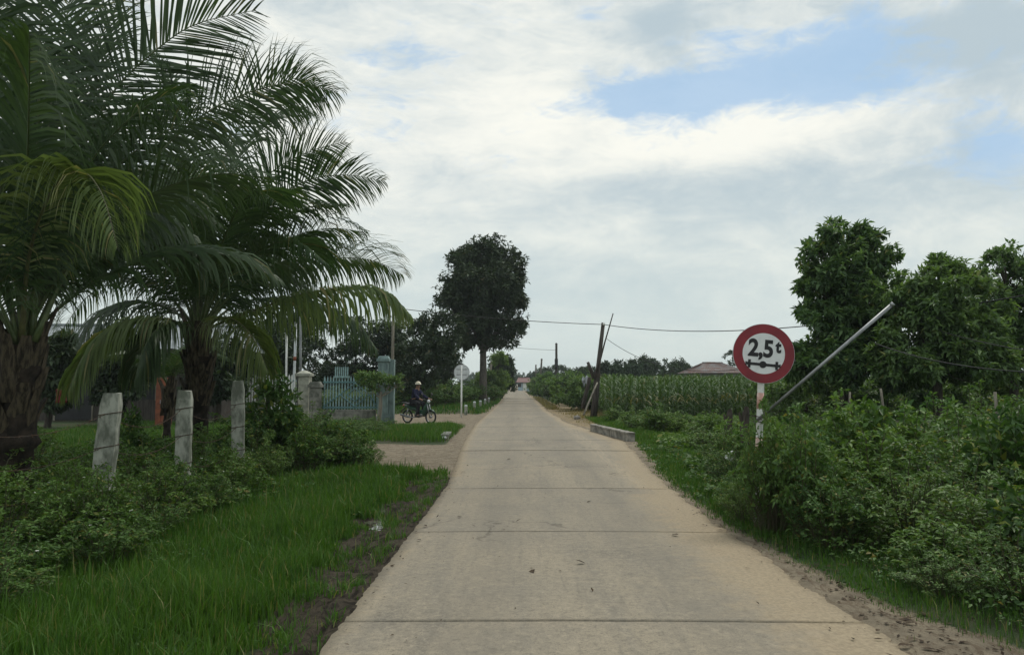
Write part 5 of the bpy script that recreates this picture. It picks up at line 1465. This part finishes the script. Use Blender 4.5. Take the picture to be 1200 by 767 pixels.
# pale cloth hung there
mb = MB(); g = rng(77)
c0 = at(687, 444, 37.4)
V = []; F = []
for i in range(7):
    for j in range(6):
        V.append((c0.x - .2 + i * .06 + .04 * math.sin(j * 1.7), c0.y + .06 * math.sin(i * 2 + j) + .03, c0.z + .2 - j * .08 * (1 + .4 * math.sin(i * 2.1)) - .12 * abs(math.sin(i * .8)) ))
for i in range(6):
    for j in range(5): F.append((i * 6 + j, (i + 1) * 6 + j, (i + 1) * 6 + j + 1, i * 6 + j + 1))
mb.add(V, F)
o = mb.build('hanging_cloth', M['bag_grey'], None, True)
so = o.modifiers.new('thickness', 'SOLIDIFY'); so.thickness = .01
tag(o, 'pale rag hanging on the hedge left of the utility pole', 'cloth')
for (x, Y, ty, lb, ln) in ((652, 92, 403, 'dark far utility pole standing above the hedge', 0), (632, 140, 421, 'far pale utility pole leaning near the vanishing point', .35), (628, 165, 428, 'farthest thin utility pole near the vanishing point', 0)):
    t_ = at(x + ln * 8, ty, Y); b_ = at(x, 456, Y); b_.z = 0
    r_ = thin_pole(lb, b_, t_, .17 if Y < 100 else .2, 'wood_pole' if Y < 100 else 'bark_grey', 'utility_pole')
    if Y < 100:
        v = t_ - b_; mb = MB(); mb.box((-.2, -.35, v.z * .55), (.2, -.05, v.z * .72)); mb.build('equipment_box', M['moto_black'], r_, bevel=.02)

# thin stakes above the thicket
stake('left of the three thin grey stakes above the thicket', Vector((at(995, 480, 14.5).x, 14.5, 0)), at(996, 459, 14.5), .022, .02, 'wood_pale')
stake('middle of the three thin grey stakes above the thicket', Vector((at(1036, 480, 14.5).x, 14.5, 0)), at(1032, 455, 14.5), .026, .022, 'wood_pale')
stake('right hand thin grey stake above the thicket, tilted', Vector((at(1172, 480, 13).x, 13, 0)), at(1166, 459, 13), .028, .024, 'wood_pale')
# dark stumps by the sign
for (x, Y, ty, lb) in ((873, 12.6, 476, 'dark broken stump standing in the vines just left of the sign pole'), (854, 14.2, 479, 'dark broken stump further left of the sign than the other')):
    p = at(x, ty, Y)
    root = thing('tree_stump', lb, 'stump', (p.x, Y, 0)); g = rng(int(x))
    mb = MB(); mb.tube([(0, 0, -.05), (.02, 0, p.z * .35), (-.02, 0, p.z * .7), (.015, 0, p.z * .9), (.03, 0, p.z)], [.11, .085, .075, .06, .03], 9); mb.build('trunk', M['bark'], root)
    mb = MB(); mb.tube([(0, 0, p.z * .72), (-.07, .02, p.z * .84), (-.09, .02, p.z * .92)], [.035, .03, .012], 7); mb.build('branch_stub', M['bark'], root)
    KB[1].place((p.x + .05, Y - .5, 0), g.uniform(0, 6), (.9, .9, 1.0), BL, BG, 'vine', 'bean_vine')
    KB[2].place((p.x - .25, Y - .7, 0), g.uniform(0, 6), (.8, .8, .85), BL, BG, 'vine', 'bean_vine')

# ------------------------------------------------------------------ wires
def cable(label, A_, B_, sag, r, group=None, mat='cable'):
    mb = MB(); n = 26
    mb.tube([A_ + (B_ - A_) * t - Vector((0, 0, sag * 4 * t * (1 - t))) for t in np.linspace(0, 1, n)], r, 6)
    o = mb.build('cable', M[mat], None, True)
    return tag(o, label, 'cable', group)
top = at(707, 380, YP)
cable('overhead cable from the leaning pole left past the round tree', at(461, 361, 34) + Vector((0, 0, .02)), top, .12, .017)
cable('long overhead cable sagging right from the leaning pole over the sign', top, at(1200, 346, 17), .55, .017)
cable('thin lower cable drooping from the leaning pole behind the sign', at(710, 396, YP), at(1010, 386, 19.9), 1.35, .011)
cable('upper slack cable crossing the right hand trees', at(1100, 387, 17.6), at(1215, 412, 15), .05, .011)
cable('lower slack cable crossing the right hand trees', at(1025, 402, 17.8), at(1215, 436, 13), .14, .013)
cable('faint distant cable between far pole and the round tree', at(652, 410, 92), at(575, 404, 76), .1, .02)

# ------------------------------------------------------------------ culvert kerbs
def kerb(label, pts_top, h, w, cap=.05, cmat='kerb_concrete'):
    root = thing('culvert_kerb', label, 'kerb', (pts_top[0][0], pts_top[0][1], 0))
    o_ = np.array([pts_top[0][0], pts_top[0][1], 0])
    a_, b_ = np.array([*pts_top[0], 0.]) - o_, np.array([*pts_top[1], 0.]) - o_
    d = unit(b_ - a_); s_ = np.array([d[1], -d[0], 0])
    g = rng(9); n = 18
    def bar(z0, z1, w_, name, mat, t0=0, t1=1, seed=1):
        mb = MB(); V = []; F = []
        for i in range(n):
            c = a_ + (b_ - a_) * (t0 + (t1 - t0) * i / (n - 1))
            for sg, z in ((-1, z0), (1, z0), (1, z1), (-1, z1)):
                V.append(tuple(c + s_ * sg * w_ * .5 + g.normal(size=3) * .004 + np.array([0, 0, z])))
        for i in range(n - 1):
            for j in range(4): F.append((i * 4 + j, i * 4 + (j + 1) % 4, i * 4 + 4 + (j + 1) % 4, i * 4 + 4 + j))
        F += [(3, 2, 1, 0), tuple(range(4 * n - 4, 4 * n))]
        mb.add(V, F); mb.build(name, M[mat], root, bevel=.008)
    bar(-.15, h - cap - .003, w, 'wall', 'kerb_concrete', 0, .49); bar(-.15, h - cap - .003, w, 'wall', 'kerb_concrete', .496, 1)
    bar(h - cap, h, w + .04, 'coping', cmat)
    return root
kerb('low concrete culvert kerb at the right side of the road', [(at(695, 503, 25.8).x, 25.8), (at(740, 515, 21.2).x, 21.2)], .24, .2)
kerb('overgrown end of the low concrete kerb left of the road', [(-2.15, 22.0), (-2.2, 23.4)], .13, .2, .05, 'old_wall')

# ------------------------------------------------------------------ motorcycle and rider
YM = 31.0
pm = at(491, 495, YM)
mz = gz(pm.x, YM)
MR = R(-32)                                  # heading: right and toward the camera
mroot = thing('motorcycle', 'dark green underbone motorcycle crossing the driveway', 'motorcycle', (pm.x, YM, mz), MR)
def P(name, mb, mat, parent=mroot, smooth=True, bevel=0): return mb.build(name, M[mat] if isinstance(mat, str) else [M[q] for q in mat], parent, smooth, bevel=bevel)
for xw in (-.62, .62):
    wh = MB(); wh.disc((xw, 0, .28), (0, 1, 0), .05, .1, 16); w_ = P('wheel', wh, 'chrome')
    mb = MB(); mb.torus((xw, 0, .28), (0, 1, 0), .25, .036, 30, 8); P('tyre', mb, 'rubber', w_)
    mb = MB(); mb.torus((xw, 0, .28), (0, 1, 0), .218, .014, 30, 6)
    for q in range(12):
        a = q * math.pi / 6; mb.tube([(xw, .03 * (-1) ** q, .28), (xw + .215 * math.cos(a), 0, .28 + .215 * math.sin(a))], .0025, 4)
    P('rim', mb, 'chrome', w_)
def loft(secs, n=10):
    """secs: (x, z, half width y, half height z)"""
    mb = MB(); V = []; F = []
    for x, z, hy, hz_ in secs:
        for j in range(n):
            a = 2 * math.pi * j / n; V.append((x, hy * math.cos(a), z + hz_ * math.sin(a)))
    for i in range(len(secs) - 1):
        for j in range(n): F.append((i * n + j, i * n + (j + 1) % n, (i + 1) * n + (j + 1) % n, (i + 1) * n + j))
    F += [tuple(range(n - 1, -1, -1)), tuple(range((len(secs) - 1) * n, len(secs) * n))]
    mb.add(V, F); return mb
P('body_panel', loft([(-.78, .74, .04, .03), (-.55, .68, .10, .09), (-.2, .60, .12, .11), (.05, .48, .11, .10), (.25, .45, .09, .09), (.38, .55, .06, .10)]), 'moto_green')
P('leg_shield', loft([(.30, .46, .17, .16), (.36, .58, .19, .20), (.44, .74, .13, .16), (.50, .86, .08, .08)]), 'moto_green')
P('seat', loft([(-.66, .79, .08, .03), (-.45, .80, .13, .045), (-.15, .76, .13, .05), (.08, .73, .08, .04)]), 'moto_black')
P('engine', loft([(-.18, .34, .09, .09), (0, .33, .12, .11), (.18, .36, .09, .08), (.26, .38, .05, .05)]), 'chrome')
P('front_fender', loft([(.42, .46, .03, .03), (.55, .58, .05, .025), (.68, .57, .05, .025), (.84, .48, .03, .015)]), 'moto_green')
P('rear_fender', loft([(-.95, .44, .05, .015), (-.88, .56, .06, .02), (-.72, .65, .06, .03)]), 'moto_black')
mb = MB(); mb.tube([(-.02, -.13, .27), (-.3, -.16, .25), (-.55, -.17, .29), (-.85, -.17, .36)], [.02, .028, .045, .045], 10); P('exhaust', mb, 'chrome')
for s_ in (-1, 1):
    mb = MB(); mb.tube([(.62, .07 * s_, .28), (.46, .07 * s_, .85)], .022, 8); P('fork', mb, 'chrome')
    mb = MB(); mb.tube([(.45, .02 * s_, .94), (.42, .2 * s_, 1.0), (.36, .34 * s_, .98)], .016, 8); h_ = P('handlebar', mb, 'moto_black')
    mb = MB(); mb.tube([(.40, .22 * s_, 1.0), (.41, .30 * s_, 1.18)], .007, 6); mb.disc((.41, .32 * s_, 1.2), (1, 0, 0), .055, .02, 14); P('mirror', mb, 'moto_black', h_)
    mb = MB(); mb.tube([(-.62, .1 * s_, .28), (-.5, .11 * s_, .62)], .028, 8); P('shock_absorber', mb, 'chrome')
mb = MB(); mb.ball((.50, 0, .92), (.07, .075, .07), 12, 8); P('headlight', mb, 'lens_clear')
mb = MB(); mb.ball((-.82, 0, .74), (.05, .08, .04), 10, 6); P('tail_light', mb, 'lens_red')
mb = MB(); mb.tube([(-.55, -.09, .84), (-.85, -.09, .86), (-.87, .09, .86), (-.55, .09, .84)], .012, 6); P('grab_rail', mb, 'chrome')

def skinned(name, verts, edges, mat, parent=None, level=2, loc=None):
    """verts: (x, y, z, radius); first vertex is the root"""
    bm = bmesh.new(); lay = bm.verts.layers.skin.verify(); vs_ = []
    for i, (x, y, z, r) in enumerate(verts):
        v = bm.verts.new((x, y, z)); q = v[lay]; q.radius = (r, r); q.use_root = (i == 0); vs_.append(v)
    for a, b in edges: bm.edges.new((vs_[a], vs_[b]))
    me = bpy.data.meshes.new(name); bm.to_mesh(me); bm.free(); me.materials.append(M[mat])
    o = link(name, me, parent, loc)
    s_ = o.modifiers.new('skin', 'SKIN'); s_.use_smooth_shade = True
    sb = o.modifiers.new('smooth', 'SUBSURF'); sb.levels = sb.render_levels = level
    return o
# rider, in the motorcycle's frame (x forward)
body = [(-.28, 0, .88, .13), (-.25, 0, 1.05, .135), (-.18, 0, 1.22, .15), (-.13, 0, 1.36, .115), (-.10, 0, 1.43, .052), (-.075, 0, 1.52, .062), (-.06, 0, 1.60, .085), (-.055, 0, 1.67, .07),
        (-.14, .15, 1.36, .062), (.02, .23, 1.14, .045), (.27, .29, 1.02, .034), (.34, .30, 1.0, .034), (.39, .30, 0.985, .022),
        (-.14, -.15, 1.36, .062), (.02, -.23, 1.14, .045), (.27, -.29, 1.02, .034), (.34, -.30, 1.0, .034), (.39, -.30, .985, .022),
        (-.24, .10, .88, .10), (.13, .17, .84, .075), (.06, .17, .50, .05), (.02, .17, .36, .04), (.14, .18, .32, .035),
        (-.24, -.10, .88, .10), (.13, -.17, .84, .075), (.06, -.17, .50, .05), (.02, -.17, .36, .04), (.14, -.18, .32, .035), (.015, 0, 1.555, .022)]
ed = [(0, 1), (1, 2), (2, 3), (3, 4), (4, 5), (5, 6), (6, 7), (3, 8), (8, 9), (9, 10), (10, 11), (11, 12), (3, 13), (13, 14), (14, 15), (15, 16), (16, 17), (0, 18), (18, 19), (19, 20), (20, 21), (21, 22), (0, 23), (23, 24), (24, 25), (25, 26), (26, 27), (5, 28)]
rider = skinned('person', body, ed, 'skin', loc=(pm.x, YM, mz))
rider.rotation_euler = (0, 0, MR)
tag(rider, 'rider in a dark navy jacket and pale helmet on the motorcycle', 'person')
up = lambda q, k: (q[0], q[1], q[2], q[3] + k)
jk = [up(body[i], .022) for i in (0, 1, 2, 3, 8, 9, 10, 13, 14, 15)]
jk[0] = (-.29, 0, .88, .165)
jk.append((-.105, 0, 1.42, .062))
skinned('jacket', jk, [(0, 1), (1, 2), (2, 3), (3, 4), (4, 5), (5, 6), (3, 7), (7, 8), (8, 9), (3, 10)], 'navy', rider)
tr_ = [up(body[i], .02) for i in (0, 18, 19, 20, 21, 23, 24, 25, 26)]
skinned('trousers', tr_, [(0, 1), (1, 2), (2, 3), (3, 4), (0, 5), (5, 6), (6, 7), (7, 8)], 'trouser', rider)
for s_ in (1, -1): 
    mb = loft([(-.05, .33, .045, .05), (.05, .32, .05, .045), (.16, .305, .045, .03)]); 
    for vv in mb.v: vv[:, 1] += .175 * s_
    mb.build('shoe', M['moto_black'], rider, True)
    mb = MB()                                           # fingers closed round the grip
    for q in range(4): mb.tube([(.36, s_ * (.275 + q * .02), 1.01), (.40, s_ * (.275 + q * .02), 1.0), (.41, s_ * (.275 + q * .02), .965), (.375, s_ * (.275 + q * .02), .952)], [.011, .011, .010, .008], 6)
    mb.tube([(.34, s_ * .27, 1.0), (.345, s_ * .255, .965), (.375, s_ * .262, .95)], [.013, .012, .009], 6)
    mb.build('fingers', M['skin'], rider, True)
    mb = MB(); mb.ball((.02, s_ * .033, 1.585), (.01, .014, .008), 8, 6); mb.build('eye', M['moto_black'], rider, True)
mb = MB(); mb.ball((-.065, 0, 1.60), (.135, .125, .145), 18, 10, top_only=True); hl = mb.build('helmet', M['helmet'], rider, True)
so = hl.modifiers.new('shell', 'SOLIDIFY'); so.thickness = .02
mb = MB(); mb.torus((-.065, 0, 1.605), (0, 0, 1), .13, .014, 24, 6); mb.build('helmet_rim', M['moto_black'], hl, True)
mb = MB(); mb.tube([(.0, .115, 1.6), (.0, .07, 1.49), (.0, -.07, 1.49), (.0, -.115, 1.6)], .007, 6); mb.build('chin_strap', M['moto_black'], hl, True)

# ------------------------------------------------------------------ buildings
def corrugated(mb, p00, p10, p01, p11, n=40, amp=.025, mi=0):
    p00, p10, p01, p11 = map(Vector, (p00, p10, p01, p11)); V = []; F = []
    nr = (p10 - p00).cross(p01 - p00).normalized()
    for i in range(n + 1):
        t = i / n; o_ = nr * amp * (1 if i % 2 else -1)
        V += [tuple(p00.lerp(p10, t) + o_), tuple(p01.lerp(p11, t) + o_)]
    for i in range(n): F.append((2 * i, 2 * i + 2, 2 * i + 3, 2 * i + 1))
    mb.add(V, F, mi)

def house(label, x, Y, w, dpt, hw, rise, wall, roof, over=.6, hip=1.2, rz=0, openings=()):
    root = thing('house', label, 'house', (x, Y, 0), rz)
    mb = MB(); t = .2
    mb.box((-w / 2, 0, -.1), (w / 2, t, hw)); mb.box((-w / 2, dpt - t, -.1), (w / 2, dpt, hw)); mb.box((-w / 2, t + .002, -.1), (-w / 2 + t, dpt - t - .002, hw)); mb.box((w / 2 - t, t + .002, -.1), (w / 2, dpt - t - .002, hw))
    mb.build('wall', M[wall], root)
    mb = MB(); a, b_ = -w / 2 - over, w / 2 + over; y0, y1 = -over, dpt + over; yc = dpt / 2; z0, z1 = hw - .1, hw + rise
    r0, r1 = a + hip, b_ - hip
    corrugated(mb, (a, y0, z0), (b_, y0, z0), (r0, yc, z1), (r1, yc, z1)); corrugated(mb, (b_, y1, z0), (a, y1, z0), (r1, yc, z1), (r0, yc, z1))
    corrugated(mb, (b_, y0, z0), (b_, y1, z0), (r1, yc, z1), (r1, yc, z1 + .001), 24); corrugated(mb, (a, y1, z0), (a, y0, z0), (r0, yc, z1), (r0, yc, z1 + .001), 24)
    ro = mb.build('roof', M[roof], root)
    so = ro.modifiers.new('sheet', 'SOLIDIFY'); so.thickness = .02
    mb = MB(); mb.tube([(r0, yc, z1 + .03), (r1, yc, z1 + .03)], .09, 8); mb.build('ridge_cap', M[roof], ro, True)
    mb = MB(); mb.box((a + .02, y0 + .02, z0 - .16), (b_ - .02, y0 + .06, z0 - .02)); mb.build('fascia', M['wood_pole'], ro)
    for nm, cx, zz, ww, hh, mt in openings:
        mb = MB(); mb.box((cx - ww / 2, -.03, zz), (cx + ww / 2, -.003, zz + hh)); o_ = mb.build(nm, M[mt], root)
        mb = MB(); q = .06
        mb.box((cx - ww / 2 - q, -.06, zz - q), (cx - ww / 2 - .002, -.002, zz + hh + q)); mb.box((cx + ww / 2 + .002, -.06, zz - q), (cx + ww / 2 + q, -.002, zz + hh + q)); mb.box((cx - ww / 2, -.058, zz + hh + .002), (cx + ww / 2, -.002, zz + hh + q))
        mb.build('frame', M['wood_pale'], o_)
    return root
YH = 88.0
pc = at(848, 442, YH)
house('old single storey house with a rusty tin roof beyond the corn', pc.x, YH, 5.2, 6, 3.05, 1.15, 'house_wall', 'rust_roof', .6, 1.9, R(10),
      [('door', -1.3, 0, .9, 2.3, 'dark_hole'), ('window', .3, 1.5, .9, 1.0, 'dark_hole'), ('window', 1.8, 1.5, .8, 1.0, 'dark_hole')])
pc = at(614, 450, 185)
house('far house with haze tinted into its bluish walls and red roof at the end of the road', pc.x, 185, 2.9, 5, 2.2, 1.0, 'house_haze_blue', 'red_tile_hazed', .5, .5, 0,
      [('door', .2, 0, .9, 2.0, 'white_paint'), ('window', -1.1, .9, .8, .9, 'dark_hole'), ('window', 1.3, .9, .7, .9, 'dark_hole')])
pc = at(120, 440, 34)
house('tin roofed house hidden behind the left palms', pc.x, 34, 10.5, 6, 3.3, 1.2, 'wood_pole', 'tin_roof', .9, 1.0, R(4),
      [('door', -1.2, 0, 1.6, 2.3, 'dark_hole'), ('window', -3.6, .9, 1.4, 1.3, 'dark_hole'), ('window', 1.6, .9, 1.6, 1.4, 'dark_hole')])
# rusty orange cupboard and red sheet stored in front of the house
p = at(190, 452, 27); 
cb = thing('storage_cabinet', 'rusty orange cabinet standing behind the small palm', 'cabinet', (p.x, 27, gz(p.x, 27)))
hh = at(0, 441, 27).z
mb = MB(); mb.box((-.22, 0, .1), (.22, .4, hh)); mb.build('carcass', M['rust_red'], cb, bevel=.01)
for s_ in (-1, 1):
    mb = MB(); mb.box((.11 * s_ - .1, -.022, .14), (.11 * s_ + .1, -.002, hh - .04)); dr = mb.build('door', M['rust_red'], cb, bevel=.006)
    mb = MB(); mb.box((.03 * s_ - .012, -.04, hh * .5), (.03 * s_ + .012, -.024, hh * .5 + .14)); mb.build('handle', M['galv'], dr)
for sx_ in (-.2, .15):
    for sy_ in (.02, .34):
        mb = MB(); mb.box((sx_, sy_, 0), (sx_ + .05, sy_ + .05, .098)); mb.build('leg', M['rust_red'], cb)
p = at(72, 455, 26)
mb = MB(); V, F = [], []
for i in range(9):
    for j in range(8): V.append((p.x - .2 + i * .05, 26 + .05 * math.sin(i * 1.3 + j * .4), at(0, 456, 26).z - j * .07 + .03 * math.sin(i)))
for i in range(8):
    for j in range(7): F.append((i * 8 + j, (i + 1) * 8 + j, (i + 1) * 8 + j + 1, i * 8 + j + 1))
mb.add(V, F); o = mb.build('hanging_cloth', M['red_cloth'], None, True); o.modifiers.new('thickness', 'SOLIDIFY').thickness = .008
tag(o, 'dark red cloth hanging behind the drooping palm frond', 'cloth')

# ------------------------------------------------------------------ air
mb = MB(); mb.box((-700, -60, -1.6), (800, 700, 22))
hm = bpy.data.materials.new('haze'); hm.use_nodes = True
hn = hm.node_tree.nodes; hn.clear()
pv = hn.new('ShaderNodeVolumePrincipled'); pv.inputs['Color'].default_value = (.78, .86, .88, 1); pv.inputs['Density'].default_value = .00045
ho = hn.new('ShaderNodeOutputMaterial'); hm.node_tree.links.new(pv.outputs[0], ho.inputs['Volume'])
hz_o = mb.build('haze', hm); tag(hz_o, 'thin pale haze in the air along the road', 'haze', kind='stuff')

# ------------------------------------------------------------------ small litter and stones
def stone(label, p, r, seed, mat='rock', name='stone', cat='stone'):
    g = rng(seed); mb = MB(); mb.ball((0, 0, r[2] * .6), r, 12, 8)
    V = mb.v[0]; V += g.normal(size=V.shape) * .07 * np.array(r); V *= 1 + .1 * np.sin(V[:, :1] * 37 + V[:, 1:2] * 29)
    o = mb.build(name, M[mat], None, False, tuple(p)); return tag(o, label, cat)
p = at(858, 521, 12.8); stone('pale crumpled plastic bag in the weeds left of the sign', (p.x, 12.8, .32), (.12, .1, .1), 1, 'bag_white', 'plastic_bag', 'litter')
p = at(520, 513, 22.0); stone('white scrap of litter on the grassy mound edge', (p.x, 22.0, gz(p.x, 22) + .03), (.08, .06, .045), 2, 'bag_white', 'plastic_bag', 'litter')
p = at(692, 484, 38); stone('small pale stone by the utility pole', (at(676, 485, 35).x, 35, gz(3, 35)), (.16, .12, .1), 4)
